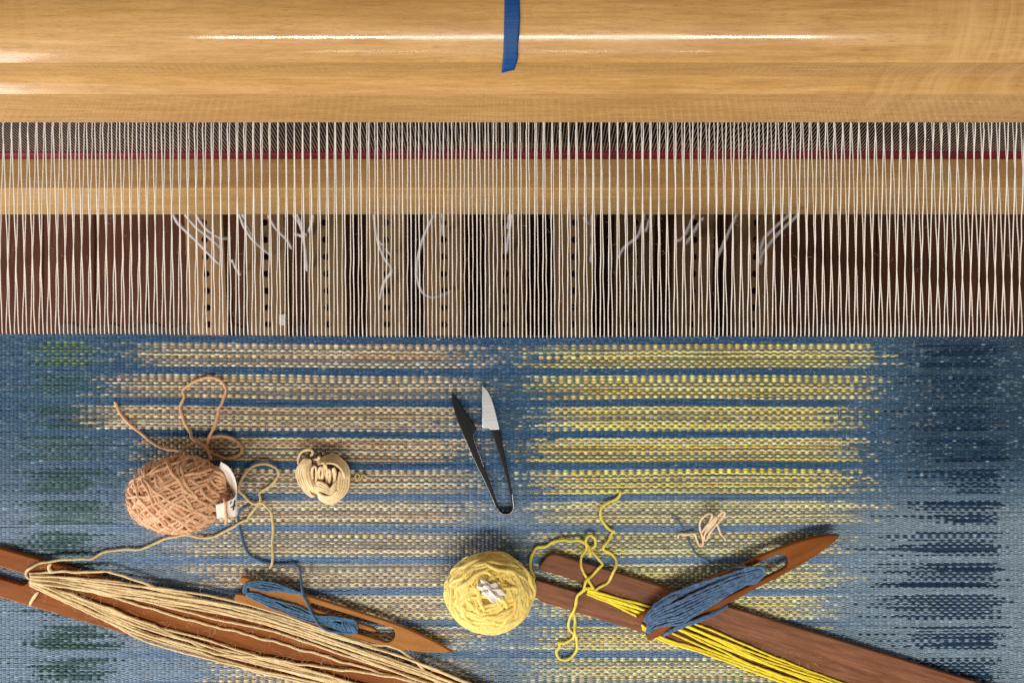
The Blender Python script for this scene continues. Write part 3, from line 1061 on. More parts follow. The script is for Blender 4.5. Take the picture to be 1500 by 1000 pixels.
yarn('yarn_strand', [(45, 853), (120, 876), (216, 913), (270, 936), (320, 957), (380, 962), (460, 975), (570, 990), (650, 1010)], 0.001, M['tan'], shA, h=hA + 0.0014)
yarn('yarn_strand', [(75, 825), (71, 829), (72, 834), (77, 839)], 0.0013, M['cream'], shA, h=hA + 0.001)
yarn('yarn_strand', [(44, 886, HC + 0.001), (46, 881, hA), (51, 873, hA + 0.0008), (57, 866, hA + 0.001)], 0.0012, M['cream'], shA)
yarn('yarn_tail', [(44, 848, hA), (38, 842, hA), (40, 835, hA + 0.001), (48, 830, hA + 0.002), (60, 824, hA + 0.001), (84, 820, hA), (110, 819, hA - 0.001), (132, 818, 0.005), (140, 814, 0.004), (153, 808, 0.003),
                   (180, 805, 0.003), (211, 802, 0.003), (238, 791, 0.003), (263, 783, 0.0032), (280, 784, 0.0035), (296, 788, 0.003), (310, 786, 0.003), (340, 772, 0.003), (362, 761, 0.003),
                   (365, 755, 0.003), (380, 734, 0.0045), (381, 722, 0.003), (396, 712, 0.003), (408, 694, 0.004), (396, 681, 0.006), (372, 683, 0.007), (356, 698, 0.006), (349, 718, 0.004),
                   (358, 727, 0.003), (372, 737, 0.003), (384, 736, 0.005), (394, 746, 0.004), (399, 764, 0.003), (400, 790, 0.003), (399, 821, 0.005), (397, 828, 0.003), (393, 833, 0.003)],
     0.00105, M['tan_tail'], shA)

# ---- B: pale netting shuttle with blue yarn
fB, LB = axis_frame((347, 861), (662, 958))
shB = thing('netting_shuttle', 'small pale tan netting shuttle wound with bright blue yarn, beside the tan-wound stick', 'weaving shuttle', W(500, 908, HC))
o1, o2 = netting_outline(fB, LB, 18.5, 205, 20, 15, (110, 242), 11.5, (214, 3.0), -3.0, 1.0, 2.1, 0.8, 0.95)
flat_piece('board', [o1, o2], HC + 0.0035, 0.0042, M['tan_wood'], shB, 0.0008)
hB = HC + 0.0035 + 0.0042 + 0.0006
for k in range(7):
    f = k / 6
    yarn('yarn_strand', [(358 + 3 * f, 871 - 4 * f, hB), (357 + 4 * f, 863 - 4 * f, hB + .001), (364 + 4 * f, 853 + 2 * f * 3, hB + .0012), (385, 850 + 14 * f + rng.normal(0, .4), hB + .0012),
                         (410 + 4 * rng.random(), 858 + 8 * f + rng.normal(0, .4), hB + .0008), (436, 866 + 2 * f, hB + .0004), (446, 871 + f, hB - .001)], 0.00062, M['blue_b'], shB, ply=0.2)
for k in range(6):
    f = k / 5
    yarn('yarn_strand', [(360, 868 + 3 * f, hB), (375, 870 + 9 * f, hB + .0008), (400, 876 + 14 * f + rng.normal(0, .7), hB + .001), (440, 890 + 15 * f + rng.normal(0, .8), hB + .001),
                         (475, 906 + 8 * f, hB + .001), (505, 917 + 8 * f, hB + .0012), (519, 920 + 6 * f, hB + .0012), (524, 914 + 3 * f, hB + .0008)], 0.00062, M['blue_b'], shB, ply=0.2)
for k in range(5):
    f = k / 4
    yarn('yarn_strand', [(400, 884 + 2 * f, hB), (440, 896 + 3 * f, hB + .0006), (470, 902 + 5 * f, hB + .001), (500, 904 + 5 * f, hB + .0012), (518, 908 + 4 * f, hB + .0018), (523, 914 + 2 * f, hB + .001)], 0.0006, M['blue_b'], shB, ply=0.2)
for k in range(6):
    f = k / 5
    yarn('yarn_strand', [(505 + 15 * f, 907 + 3 * f, hB - .001), (503 + 15 * f, 912 + 3 * f, hB + .0022), (506 + 15 * f, 919 + 3 * f, hB + .0022), (509 + 15 * f, 924 + 2 * f, hB - .001)], 0.0009, M['blue_b'], shB)
yarn('yarn_tail', [(368, 739, 0.002), (356, 744, 0.0025), (350, 750, 0.0025), (348, 764, 0.0025), (354, 784, 0.0025), (362, 806, 0.0025), (376, 820, 0.0025), (400, 825, 0.0022), (428, 826, 0.003), (438, 832, 0.004), (440, 845, 0.006),
                   (441, 858, 0.009), (446, 872, hB + .0016), (455, 893, hB + .002), (463, 909, hB + .002), (470, 917, hB + .002), (490, 925, hB + .0015), (512, 927, hB + .001), (522, 922, hB)], 0.0011, M['blue_thread'], shB)

# ---- C: walnut stick shuttle with bright yellow yarn, lower right
fC, LC = axis_frame((783, 840), (783 + 800 * math.cos(R(16.9)), 840 + 800 * math.sin(R(16.9))))
shC = thing('stick_shuttle', 'long dark walnut stick shuttle wound with bright yellow yarn at the lower right', 'weaving shuttle', W(1100, 940, HC))
flat_piece('board', [stick_outline(fC, LC, 36.5, 80, 16)], HC, 0.0055, M['walnut'], shC, 0.0009)
hC = HC + 0.0055 + 0.0007
bundle(shC, M['yellow'], [(860, 862), (946, 885), (1010, 912), (1120, 958), (1216, 992), (1400, 1058)], [(857, 868), (930, 900), (990, 926), (1080, 966), (1168, 1000), (1400, 1070)], 8,
       [860, 885, 915, 946, 990, 1050, 1110, 1170, 1260, 1400], hC + 0.0003, 0.00088, 0.0008, 0.7)
bundle(shC, M['yellow'], [(940, 912), (971, 933), (1048, 957), (1108, 979), (1160, 998), (1400, 1078)], [(940, 920), (971, 938), (1048, 964), (1108, 987), (1150, 1004), (1400, 1084)], 4,
       [940, 971, 1010, 1048, 1108, 1180, 1280, 1400], hC + 0.0001, 0.00095, 0.0006, 0.5)
for k in range(4):
    yarn('yarn_strand', [(852 + 2 * k, 866 - k, hC - .003), (856 + 2 * k, 862 - k * .5, hC + .0012), (862 + 2 * k, 861, hC + .001), (872, 866 + k, hC + .0005)], 0.00095, M['yellow'], shC)
hT = 0.003
yarn('yarn_tail', [(866, 868, hC + .001), (880, 859, hC + .001), (892, 850, hC), (900, 836, hC + .0006), (903, 826, 0.006), (901, 818, hT), (893, 810, hT), (884, 804, hT), (884, 799, hT + .001), (893, 790, hT), (896, 781, hT), (900, 778, hT + .002),
                   (892, 775, hT), (882, 764, hT + .001), (879, 753, hT + .002), (882, 742, hT + .002), (892, 735, hT + .001), (904, 731, hT), (909, 724, hT), (907, 719, hT)], 0.0011, M['yellow_tail'], shC)

# ---- D: orange netting shuttle with dusty blue yarn, lying across C
fD, LD = axis_frame((941, 921), (1229, 780))
shD = thing('netting_shuttle', 'dark orange netting shuttle heaped with dusty blue yarn, lying across the walnut stick', 'weaving shuttle', W(1080, 850, HC))
o1, o2 = netting_outline(fD, LD, 20, 170, 18, 18, (110, 237), 12, (198, 3.5), 4.0, 3.0, 2.4, 1.2, 0.72)
flat_piece('board', [o1, o2], HC + 0.0062, 0.005, M['orange_wood'], shD, 0.001)
hD = HC + 0.0062 + 0.005 + 0.0005
def bD(k, n, pl, pr, lift, r=0.00125, mid=0.0):
    return None
for k in range(17):       # main hank, several layers deep
    f = k / 8 if k < 9 else (k - 9) / 7 + 0.06
    layer = 0 if k < 9 else 1
    j = rng.normal(0, 0.9, 8)
    yarn('yarn_strand', [(957 + 2 * f, 924 - 8 * f, hD), (948 + 2 * f, 925 - 21 * f + j[0], hD + .002 + .002 * layer), (966, 916 - 22 * f + j[1], hD + .0035 + .0022 * layer), (1000, 909 - 30 * f + j[2], hD + .0042 + .0024 * layer),
                         (1040, 886 - 24 * f + j[3], hD + .0042 + .0024 * layer), (1080, 862 - 17 * f + j[4], hD + .0036 + .0022 * layer), (1106, 849 - 12 * f + j[5], hD + .003 + .002 * layer), (1118, 842 - 9 * f, hD + .0022 + .001 * layer), (1119, 836 - 5 * f, hD + .0005)],
         0.00092, M['blue_d'], shD, wob=0.0002, ply=0.25)
for k in range(6):       # strands along the upper edge, split off from the hank
    f = k / 4.2
    j = rng.normal(0, 0.7, 6)
    yarn('yarn_strand', [(944 + 3 * f, 910 + 5 * f, hD - .001), (948 + 3 * f, 899 + 5 * f, hD + .002), (964 + 2 * f, 882 + 7 * f + j[0], hD + .003), (988, 868 + 7 * f + j[1], hD + .003), (1030, 853 + 4 * f + j[2], hD + .0035),
                         (1070, 840 + 3 * f + j[3], hD + .004), (1100, 832 + 3 * f, hD + .004), (1116, 829 + 3 * f, hD + .003), (1120, 836, hD)], 0.00088, M['blue_d'], shD, wob=0.0002, ply=0.25)
for k in range(6):       # short diagonal turns
    yarn('yarn_strand', [(950 + 4 * k, 905 - 3 * k, hD + .003), (962 + 4 * k, 890 - 2 * k, hD + .0052), (976 + 3 * k, 878 - k, hD + .005), (985 + 2 * k, 870, hD + .003)], 0.0009, M['blue_d'], shD, ply=0.25)
for k in range(5):       # loop end round the tongue
    f = k / 4
    yarn('yarn_strand', [(1085 + 4 * f, 836 + 2 * f, hD + .004), (1104 + 2 * f, 829 + 2 * f, hD + .0055), (1117 + f, 831 + f, hD + .005), (1119, 839 + f, hD + .0035), (1110, 848 + 2 * f, hD + .0035), (1095 + f, 854 + 2 * f, hD + .002)], 0.0009, M['blue_d'], shD, ply=0.25)
for k in range(3):
    yarn('yarn_strand', [(972 + 5 * k, 932 - 2 * k, hD - .003), (978 + 4 * k, 926 - 2 * k, hD + .001), (1000, 918 - 2 * k, hD + .002), (1030, 906 - k, hD + .0015), (1050, 897 - k, hD + .0005), (1066, 886, hD - .002)], 0.0011, M['blue_d'], shD)
yarn('yarn_tail', [(1007, 787, 0.002), (1010, 795, 0.0022), (1015, 805, 0.0022), (1024, 815, 0.0025), (1030, 817, 0.004), (1036, 821, 0.0035), (1041, 829, 0.003), (1050, 832, 0.004), (1062, 833, 0.007), (1080, 831, hD + .001), (1095, 829, hD + .004)], 0.0008, M['blue_thread'], shD)

# ------------------------------------------------------------------ balls of yarn
def rotmat(axis):
    z = np.array(axis, float); z /= np.linalg.norm(z)
    x = np.cross((0, 1, 0.3), z); x /= np.linalg.norm(x)
    y = np.cross(z, x)
    return np.stack([x, y, z], 1)

def wound_ball(name, centre, axes, axis, loops, r, mat, parent, alphas, step=0.0016, sides=6, groups=9, rough=0.5, flat=None):
    """great-circle wraps whose plane is tilted off the winding axis and precesses slowly"""
    Rm = rotmat(axis)
    acc = Acc()
    for k in range(loops):
        f = k / loops
        al = R(alphas[0] * (1 - f) + alphas[1] * f + rng.normal(0, 5))
        g = (k * 0.7548777 + 0.02 * rng.normal()) % 1.0
        phi = 2 * math.pi * (math.floor(g * groups) / groups + (g * groups % 1) / groups * 0.8)
        nrm = np.array([math.sin(al) * math.cos(phi), math.sin(al) * math.sin(phi), math.cos(al)])
        a = np.cross(nrm, (0.3, 0.2, 0.9)); a /= np.linalg.norm(a)
        b_ = np.cross(nrm, a)
        n = int(2 * math.pi * np.mean(axes) / step)
        t = np.linspace(0, 2 * math.pi, n)
        off = rng.normal(0, 0.10)                       # small circle: a little off the centre
        wv = 0.035 * rough * np.sin(t * rng.integers(3, 7) + rng.random() * 6) + 0.02 * rough * np.sin(t * rng.integers(8, 14) + rng.random() * 6)
        P = np.cos(t)[:, None] * a + np.sin(t)[:, None] * b_ + (off + wv)[:, None] * nrm
        P /= np.linalg.norm(P, axis=1)[:, None]
        rad = 0.84 + 0.14 * f + rng.normal(0, 0.02) + 0.02 * np.sin(t * 3 + rng.random() * 6) * rough + 0.012 * np.sin(t * 11 + rng.random() * 6)
        P = P * rad[:, None]
        Pw = (P @ Rm.T)
        U = Pw / np.linalg.norm(Pw, axis=1)[:, None]
        Pw = Pw * np.array(axes)
        if flat is not None: Pw[:, 2] = np.maximum(Pw[:, 2], flat)
        V, F = sweep(Pw + np.array(centre), r, sides, 0.08, up=U)
        acc.add(V, F)
    return acc.part(name, mat, parent)

def wrap_families(centre, axes, fams, r, mat, parent, step=0.0015, sides=7, name='winding'):
    """fams: (strand direction in the photo plane in degrees, offsets, radius factor, lean jitter, tilt)"""
    acc = Acc()
    for ang, offs, radf, jit, tilt in fams:
        for d in offs:
            a_ = R(ang + 90 + rng.normal(0, jit))
            el = R(tilt + rng.normal(0, jit))
            nrm = np.array([math.cos(a_) * math.cos(el), math.sin(a_) * math.cos(el), math.sin(el)])
            a = np.cross(nrm, (0.1, 0.05, 1.0)); a /= np.linalg.norm(a)
            b_ = np.cross(nrm, a)
            cr = math.sqrt(max(0.02, 1 - d * d))
            n = max(24, int(2 * math.pi * np.mean(axes) * cr / step))
            t = np.linspace(0, 2 * math.pi, n)
            wv = 0.020 * np.sin(t * rng.integers(3, 7) + rng.random() * 6) + 0.014 * np.sin(t * rng.integers(8, 15) + rng.random() * 6)
            P = cr * (np.cos(t)[:, None] * a + np.sin(t)[:, None] * b_) + (d + wv)[:, None] * nrm
            P /= np.linalg.norm(P, axis=1)[:, None]
            U = P.copy()
            rad = radf + 0.012 * np.sin(t * 3 + rng.random() * 6) + 0.012 * np.sin(t * 13 + rng.random() * 6)
            P = P * rad[:, None] * np.array(axes)
            V, F = sweep(P + np.array(centre), r * rng.uniform(0.92, 1.1), sides, 0.10, up=U)
            acc.add(V, F)
    return acc.part(name, mat, parent)

def core_blob(name, centre, axes, mat, parent, s=0.83, flat=None):
    bm = bmesh.new()
    bmesh.ops.create_icosphere(bm, subdivisions=3, radius=1)
    for v in bm.verts:
        v.co = Vector((centre[0] + v.co.x * axes[0] * s, centre[1] + v.co.y * axes[1] * s, centre[2] + v.co.z * axes[2] * s))
    return part_bm(name, bm, mat, parent, True)

def fuzz_halo(centre, axes, n, mat, parent, lmin=0.003, lmax=0.009, wd=0.00006):
    """loose fibres standing off a ball of wool"""
    V, F = [], []
    for _ in range(n):
        d = rng.normal(0, 1, 3); d[2] = abs(d[2]) * 0.8; d /= np.linalg.norm(d)
        p = np.array(centre) + d * np.array(axes) * rng.uniform(0.93, 1.0)
        t = np.cross(d, rng.normal(0, 1, 3)); t /= np.linalg.norm(t)
        L = rng.uniform(lmin, lmax); c = rng.uniform(-1, 1)
        sd = np.cross(d, t)
        b0 = len(V)
        for k in range(5):
            f = k / 4
            q = p + t * L * f + d * L * 0.55 * math.sin(f * 2.6) + sd * c * L * f * f
            V.append(q + sd * wd); V.append(q - sd * wd)
        for k in range(4):
            F.append((b0 + 2 * k, b0 + 2 * k + 1, b0 + 2 * k + 3, b0 + 2 * k + 2))
    o = part_np('fuzz', V, F, mat, parent)
    o['kind'] = 'stuff'
    return o

# peach ball
zc = 0.027
cP = np.array(W(263, 724, zc))
sc = K * (D - zc) / D
axP = (73 * sc, 56.5 * sc, 0.0255)
pb = thing('yarn_ball', 'fuzzy peach brown ball of yarn with a paper tag tucked in its end', 'yarn ball', W(263, 724, 0))
M['peach_core'] = plain('peach_gap_shade', lin(92, 50, 26), 0.9, nscale=300, namt=0.4, bump=0.6)  # darker than the yarn, painting shade into gaps between the wraps
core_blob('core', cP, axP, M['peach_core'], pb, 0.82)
# the wraps lean: the winding axis runs to the right and a little up in the photo
def offs(lo, hi, n, j=0.02, grp=1, gap=0.05):
    out = []
    for c in np.linspace(lo, hi, n):
        c += rng.normal(0, j)
        out += [c + gap * (q - (grp - 1) / 2) for q in range(grp)]
    return [o for o in out if abs(o) < 0.97]
wrap_families(cP, axP, [
    (35, offs(-0.9, 0.9, 20), 0.84, 9, 0), (-58, offs(-0.92, 0.9, 22), 0.865, 8, 5),
    (28, offs(-0.9, 0.88, 9, 0.03, 3, 0.058), 0.90, 7, -6), (-20, offs(-0.8, 0.75, 7, 0.05), 0.915, 12, 10), (60, offs(-0.8, 0.6, 6, 0.06), 0.93, 10, -10),
    (38, offs(-0.88, 0.85, 8, 0.05, 2, 0.06), 0.945, 7, 0), (-57, offs(-0.92, 0.88, 14, 0.025), 0.968, 4, 4), (33, offs(-0.86, 0.8, 6, 0.07, 2, 0.06), 0.985, 8, 0), (-52, offs(-0.9, 0.7, 8, 0.05), 0.997, 5, 4)],
    0.00118, M['peach'], pb)
tl = 0.00115
yarn('yarn_tail', [(168, 588, .006), (171, 596, .004), (181, 612, .003), (203, 631, .003), (221, 647, .003), (240, 656, .004), (256, 659, .006), (268, 664, .012)], tl, M['peach_thin'], pb)
yarn('yarn_tail', [(259, 666, .012), (266, 660, .008), (277, 652, .006), (301, 643, .006), (331, 639, .006), (349, 647, .004), (355, 657, .003), (347, 668, .003), (331, 671, .003), (312, 663, .004), (304, 655, .005), (307, 641, .008),
                   (315, 620, .007), (320, 604, .006), (320, 598, .006), (327, 588, .005), (331, 572, .004), (323, 557, .004), (304, 552, .004), (283, 561, .004), (268, 571, .003), (269, 580, .003), (264, 596, .003), (269, 615, .003),
                   (279, 633, .003), (280, 640, .005), (293, 649, .008), (306, 663, .012), (309, 672, .018)], tl, M['peach_thin'], pb)
for k in range(6):        # loose turns bulging at the tag end
    f = k / 5
    yarn('loose_turn', [(312 - 2 * f, 690 + 6 * k, .036), (323 - f, 694 + 5 * k, .036), (329, 703 + 3 * k, .031), (327, 716 + 2 * k, .029), (317, 728, .033), (308, 733 - k, .035)], 0.0012, M['peach'], pb)

fuzz_halo(cP, axP, 900, M['peach'], pb)
# paper tag: a strip bent round the ball's open end, with a handwritten 4
tagt = thing('paper_tag', 'curled white paper tag with a handwritten 4, tucked into the peach ball', 'tag', W(335, 725, 0))
strip = []
nrow = 14
for i in range(nrow):      # from the back edge, round to the front
    t = i / (nrow - 1)
    pts_in = [(322, 676, 0.034), (334, 684, 0.036), (344, 702, 0.034), (346, 722, 0.031), (343, 735, 0.030), (331, 740, 0.033), (316, 742, 0.035)]
    strip.append(t)
P_top = catmull(wpath([(323, 676, .041), (335, 684, .043), (344, 700, .043), (346.5, 716, .043), (344, 728, .043), (332, 734, .044), (316, 739, .045)]), 0.002)
P_bot = catmull(wpath([(318, 700, .024), (328, 708, .022), (336, 716, .022), (343, 733, .026), (348.5, 754, .032), (334, 757, .034), (318, 759, .037)]), 0.002)
m = 26
ti = np.linspace(0, 1, m)
def resample(P):
    s = np.concatenate([[0], np.cumsum(np.linalg.norm(np.diff(P, axis=0), axis=1))]); s /= s[-1]
    return np.stack([np.interp(ti, s, P[:, k]) for k in range(3)], 1)
A_, B_ = resample(P_top), resample(P_bot)
V = []
for i in range(m):
    for j in range(5):
        V.append(A_[i] * (1 - j / 4) + B_[i] * (j / 4))
F = [(i * 5 + j, i * 5 + j + 1, (i + 1) * 5 + j + 1, (i + 1) * 5 + j) for i in range(m - 1) for j in range(4)]
st = part_np('strip', V, F, M['paper'], tagt)
so = st.modifiers.new('thick', 'SOLIDIFY'); so.thickness = 0.00025
def ink(pts, r=0.0004):
    P = catmull(wpath(pts), 0.0006)
    V, F = sweep(P, r, 5, 0.0)
    return V, F
acc = Acc()
hf = lambda x, y: 0.0432 - 0.000408 * (y - 730.5) + 0.0009
for l_ in ([(339.5, 733.5), (337, 737.5), (335, 741.5), (335.4, 742.6), (340, 741.6), (345.5, 740.2)], [(344, 733.0), (342.8, 739), (341.6, 747)]):
    V, F = ink([(x, y, hf(x, y)) for x, y in l_], 0.00062); acc.add(V, F)
acc.part('numeral', M['ink'], tagt)
yarn('cross_strand', [(327, 728, .044), (329, 737, .0455), (331, 748, .042), (332, 757, .037), (331, 765, .026)], 0.0011, M['peach_thin'], pb)

# yellow ball (a flat cake seen down its axis)
zc = 0.022
cY = np.array(W(717, 867.5, zc))
sc = K * (D - zc) / D
axY = (64 * sc, 56.5 * sc, 0.0225)
yb = thing('yarn_ball', 'soft yellow ball of yarn with crumpled white paper in its centre', 'yarn ball', W(717, 867.5, 0))
M['yellow_core'] = plain('yellow_gap_shade', lin(150, 122, 44), 0.9, nscale=300, namt=0.4, bump=0.6)  # deep tone paints the shade between the yellow turns
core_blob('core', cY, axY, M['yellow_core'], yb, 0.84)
wound_ball('winding', cY, axY, (0.02, 0.06, 1.0), 116, 0.00150, M['yellow_ball'], yb, (68, 25), 0.0015, 7, 13, 1.9)
yarn('yarn_tail', [(779, 872, .020), (784, 863, .016), (782, 854, .012), (783, 846, .008), (777, 832, .004), (777, 818, .003), (781, 808, .003), (787, 802, .003), (800, 801, .003), (810, 793, .003), (823, 790, .004), (834, 792, .005), (847, 791, .005), (855, 795, .004), (862, 800, .005), (865, 808, .007), (866, 815, .007)],
     0.0012, M['yellow_tail'], yb)
yarn('yarn_tail', [(870, 862, hC + .002), (867, 858, hC + .001), (860, 847, hC + .0015), (855, 837, hC + .001), (851, 826, hC + .0008), (852, 814, .0065), (858, 803, .004), (857, 793, .006), (860, 787, .006), (866, 785, .006), (872, 790, .005), (872, 799, .004), (866, 803, .004),
                   (869, 808, .005), (874, 815, .006), (882, 825, hC + .0008), (880, 829, hC + .001), (869, 841, hC + .001), (860, 850, hC + .0035), (855, 863, hC + .003), (846, 871, hC + .0015), (843, 884, hC + .001), (840, 894, hC + .0008), (836, 903, .006), (833, 914, .003), (836, 922, .003),
                   (841, 927, .004), (840, 933, .003), (834, 938, .003), (825, 942, .003), (818, 941, .003), (820, 946, .003), (815, 953, .003), (818, 961, .003), (826, 965, .003), (837, 962, .003), (845, 951, .003), (844, 938, .004), (842, 926, .006), (843, 910, .004), (841, 897, .005)],
     0.0011, M['yellow_tail'], yb)
fuzz_halo(cY, axY, 420, M['yellow_ball'], yb, 0.002, 0.006)
# crumpled paper in the hole
bm = bmesh.new()
bmesh.ops.create_icosphere(bm, subdivisions=3, radius=1)
pc = np.array(W(719, 866, 0.0420))
for v in bm.verts:
    q = np.array(v.co)
    n1 = math.sin(q[0] * 7 + q[1] * 5) * 0.22 + math.sin(q[1] * 9 - q[2] * 6 + 1) * 0.2 + rng.normal(0, 0.07)
    q = q * (1 + n1)
    v.co = Vector((pc[0] + q[0] * 0.0086 + q[1] * -0.0015, pc[1] + q[1] * 0.0070 - q[0] * 0.0022, pc[2] + q[2] * 0.0045))
pp = part_bm('paper_wad', bm, M['paper'])
tag(pp, 'crumpled white paper wad stuck in the hole of the yellow yarn ball', 'paper')
acc = Acc()
pk = W(731, 869, 0.0415)
for dx, dy in ((0, 0), (0.0012, -0.0012)):
    V, F = sweep(catmull([(pk[0] + dx - .0008, pk[1] + dy, pk[2] + .001), (pk[0] + dx, pk[1] + dy + .0006, pk[2] + .0016), (pk[0] + dx + .001, pk[1] + dy - .0006, pk[2] + .001)], 0.0004), 0.0005, 5, 0)
    acc.add(V, F)

# small cream butterfly hank
cb = thing('yarn_hank', 'small cream bundle of yarn folded into a tight knot', 'yarn', W(473, 700, 0))
zc = 0.010
cC = np.array(W(472, 700, zc))
M['cream_core'] = plain('cream_gap_shade', lin(120, 84, 50), 0.9, nscale=300, namt=0.4, bump=0.6)  # browned core puts shade into the gaps between cream strands
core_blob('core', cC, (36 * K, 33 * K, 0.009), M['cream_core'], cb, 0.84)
def cream(pts, h0=0.016):
    yarn('yarn_strand', [(420 + x / 9.09, 640 + y / 9.09, (h0 + dz) ) for x, y, dz in pts], 0.00108, M['cream'], cb, step=0.0011, wob=0.00015)
for k in range(7):       # left sheaf, hanging down from the top-left tie
    f = k / 6
    cream([(250 + 60 * f, 280 + 10 * f, .001), (165 + 150 * f, 380 - 10 * f, -.001 + .004 * math.sin(f * 3)), (128 + 190 * f, 480 + 10 * f, -.006 + .010 * math.sin(f * 2.2)), (175 + 185 * f, 620 + 10 * f, -.006 + .010 * math.sin(f * 2.2)), (270 + 150 * f, 740 - 30 * f, -.006 + .008 * f), (360 + 80 * f, 800 - 60 * f, -.009 + .006 * f)])
for k in range(5):        # top sheaf arching to the right
    f = k / 4
    cream([(400 + 10 * f, 330 + 30 * f, .001), (500 + 0 * f, 265 + 80 * f, -.004 + .008 * f), (620 + 10 * f, 240 + 110 * f, -.005 + .009 * f), (740 - 20 * f, 310 + 110 * f, -.005 + .008 * f), (820 - 60 * f, 420 + 80 * f, -.006 + .008 * f), (835 - 70 * f, 540 + 20 * f, -.007 + .007 * f)])
for k in range(5):        # right sheaf down to the bottom
    f = k / 4
    cream([(830 - 120 * f, 470 - 20 * f, -.006 + .008 * f), (825 - 130 * f, 600, -.007 + .009 * f), (790 - 110 * f, 720 - 30 * f, -.007 + .008 * f), (690 - 60 * f, 830 - 70 * f, -.007 + .007 * f), (560 - 30 * f, 880 - 90 * f, -.008 + .008 * f), (460 - 10 * f, 830 - 70 * f, -.007 + .008 * f), (400, 730 - 20 * f, -.003 + .005 * f)])
for k in range(5):        # vertical folds in the middle
    x = 360 + 62 * k + 10 * rng.normal(); q_ = 22 * rng.normal()
    cream([(x + 14 * k, 560 + 12 * k + q_, .001), (x - 10 + 8 * k, 460 + q_, .004), (x + 14 + 4 * k, 385 + 10 * k + q_, .0055), (x + 44, 410 + 12 * k, .0045), (x + 50, 500 + q_, .004), (x + 30, 610 + 4 * k, .000)])
for k in range(4):        # the wrap that ties it
    cream([(370, 600 + 28 * k, .000), (440, 600 + 32 * k, .0045), (520, 640 + 30 * k, .0055), (580, 690 + 20 * k, .004), (640, 620 + 34 * k, .0035), (680, 560 + 50 * k, .000)])
cream([(160, 380, -.004), (150, 290, -.004), (195, 200, -.004), (270, 165, -.003), (340, 180, -.002), (345, 220, -.002), (315, 255, -.001)])
cream([(360, 290, .000), (410, 295, .001), (432, 270, .002), (415, 250, .001)])
yarn('yarn_tail', [(511, 701, .007), (516, 702, .004), (520, 699, .003), (526, 701, .003), (528, 697, .003), (523, 694, .004), (521, 699, .005), (525, 703, .004), (529, 699, .004), (531, 694, .003), (537, 698, .003), (541, 699, .003)], 0.0007, M['tan_tail'], cb)

fuzz_halo(cC, (38 * K, 36 * K, 0.012), 160, M['cream'], cb, 0.002, 0.005)
line_fuzz([(50, 848), (160, 862), (280, 888), (400, 920), (560, 965), (640, 990)], 260, M['tan'], shA, 0.006, hA + 0.002)
line_fuzz([(60, 860), (160, 900), (280, 940), (400, 970), (520, 1000)], 200, M['tan'], shA, 0.006, hA + 0.002)
line_fuzz([(950, 905), (1030, 870), (1115, 838)], 130, M['blue_d'], shD, 0.006, hD + 0.006, 0.002, 0.006)
line_fuzz([(870, 865), (1000, 910), (1120, 960), (1200, 990)], 120, M['yellow'], shC, 0.005, hC + 0.001, 0.002, 0.006)
line_fuzz([(360, 862), (440, 885), (520, 918)], 70, M['blue_b'], shB, 0.004, hB + 0.001, 0.002, 0.005)
# little scrap of peach yarn
sp = thing('yarn_scrap', 'small scrap of peach yarn looped and bent, lying on the yellow band', 'yarn', W(1035, 772, 0))
def scrap(pts): yarn('yarn_strand', [(980 + x / 10, 730 + y / 10, .0025 + dz) for x, y, dz in pts], 0.00085, M['scrap'], sp, step=0.0009, wob=0.0001)
M['scrap'] = yarn_mat('scrap_yarn', lin(238, 208, 170), 0.2, 0.7, lin(214, 166, 124))
scrap([(140, 590, 0), (130, 550, 0), (160, 520, 0), (260, 525, .001), (370, 515, .002), (400, 580, .001), (430, 650, 0), (465, 692, .001), (500, 670, .002), (490, 580, .003), (470, 500, .005), (450, 430, .006), (455, 340, .008), (510, 265, .010), (590, 215, .011), (635, 245, .010), (590, 350, .008), (520, 440, .006), (470, 500, .005)])
scrap([(480, 490, .003), (560, 420, .006), (650, 330, .009), (720, 250, .011), (800, 185, .012), (815, 225, .011), (760, 310, .009), (680, 400, .007), (600, 500, .005), (545, 600, .003), (515, 600, .003), (525, 520, .005), (600, 400, .008), (690, 290, .010), (780, 200, .012)])
scrap([(560, 410, .007), (640, 320, .010), (700, 270, .011), (690, 320, .010), (600, 430, .007), (530, 500, .005)])
scrap([(700, 360, .009), (725, 430, .005), (760, 520, .001), (810, 570, .001), (835, 625, 0)])
nub = thing('thread_end', 'dark blue thread end lying beside the peach scrap on the cloth', 'thread', W(995, 765, 0))
yarn('strand', [(983, 756, .002), (988, 759, .003), (994, 762, .003), (997, 767, .003), (1000, 773, .003), (1003, 778, .002)], 0.0007, M['blue_thread'], nub)

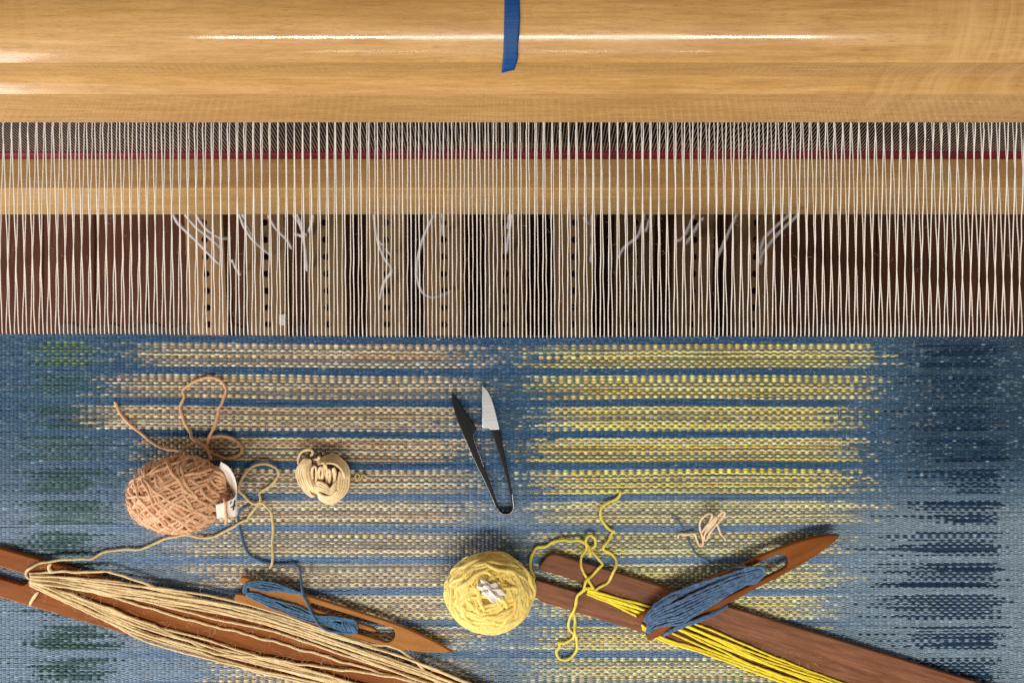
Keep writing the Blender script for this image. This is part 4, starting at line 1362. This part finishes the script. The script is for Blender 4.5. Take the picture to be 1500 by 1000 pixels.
# ------------------------------------------------------------------ thread snips
sn = thing('thread_snips', 'black steel thread snips lying open on the cloth, one blade bare steel', 'snips', W(707, 660, 0))
left = [(663, 574), (666, 579), (672, 588), (680, 600), (690, 615), (698.6, 628), (694.5, 632), (693.6, 637), (695, 644), (702, 664), (709, 683), (716, 702), (724, 724), (729.6, 741), (727, 742.5), (719, 724), (711, 706), (702, 688), (693, 669), (685, 650), (677, 632), (671, 619), (666.5, 606), (663, 592), (662, 582)]
right_h = [(719, 629.5), (722, 637), (727, 652.6), (732, 667), (736.5, 682.5), (742, 701), (746.5, 720), (749.2, 739), (752, 739), (750.5, 722), (748, 708), (744, 690), (739.5, 669), (736, 649), (732, 629.5)]
right_b = [(705.6, 564), (707.5, 565), (712, 569), (716, 574.5), (720.5, 584), (724, 595), (728, 611), (731.7, 629), (719, 629.5), (716, 627.5), (712, 627), (706.7, 627), (706.3, 605), (705.7, 585)]
sb = flat_piece('blade', [left], 0.006, 0.0020, M['black_steel'], sn, 0.0006)
sb['label'] = 'black blade and arm'
rb = flat_piece('blade', [right_b], 0.006, 0.0020, M['steel'], sn, 0.0005)
rb['label'] = 'bare brushed steel blade'
flat_piece('arm', [right_h], 0.0058, 0.0022, M['black_steel'], sn, 0.0006)
# spring bow: a strap standing on edge
bow = catmull(wpath([(728.2, 741), (731, 746.5), (735.5, 750.6), (741.5, 752), (747.5, 750), (750.6, 745), (750.8, 738)], 0.0045), 0.0006)
def strap(P, th, h0, h1):
    T = np.gradient(P, axis=0); T /= np.linalg.norm(T, axis=1)[:, None]
    Nn = np.stack([-T[:, 1], T[:, 0], np.zeros(len(P))], 1)
    V = []
    for i in range(len(P)):
        for s_, hh in ((-1, h0), (1, h0), (1, h1), (-1, h1)):
            p = P[i] + Nn[i] * th * s_; V.append((p[0], p[1], Z0 + hh))
    n = len(P); F = []
    for i in range(n - 1):
        for k in range(4):
            F.append((i * 4 + k, i * 4 + (k + 1) % 4, (i + 1) * 4 + (k + 1) % 4, (i + 1) * 4 + k))
    return V, F
V, F = strap(bow, 0.00065, 0.0012, 0.0080)
part_np('spring_bow', V, F, M['black_steel'], sn, False)
acc = Acc()
V, F = sweep(catmull(wpath([(727.5, 742.5, .0078), (731, 748.5, .0078), (735.5, 752, .0078), (741.5, 753.4, .0078), (748, 751.2, .0078), (752, 745, .0078), (752.2, 739, .0078), (750.2, 722, .0078)]), 0.001), 0.00030, 5, 0)
acc.add(V, F)
V, F = sweep(catmull(wpath([(694.5, 633, .0078), (693.4, 638, .0078), (695, 645, .0078), (702, 665, .0078), (709, 684, .0078)]), 0.001), 0.00018, 5, 0)
acc.add(V, F)
V, F = sweep(catmull(wpath([(677, 634, .0078), (693, 670, .0078), (711, 707, .0078), (726.5, 742, .0078)]), 0.001), 0.00015, 5, 0)
acc.add(V, F)
acc.part('worn_edge', M['edge_steel'], sn)
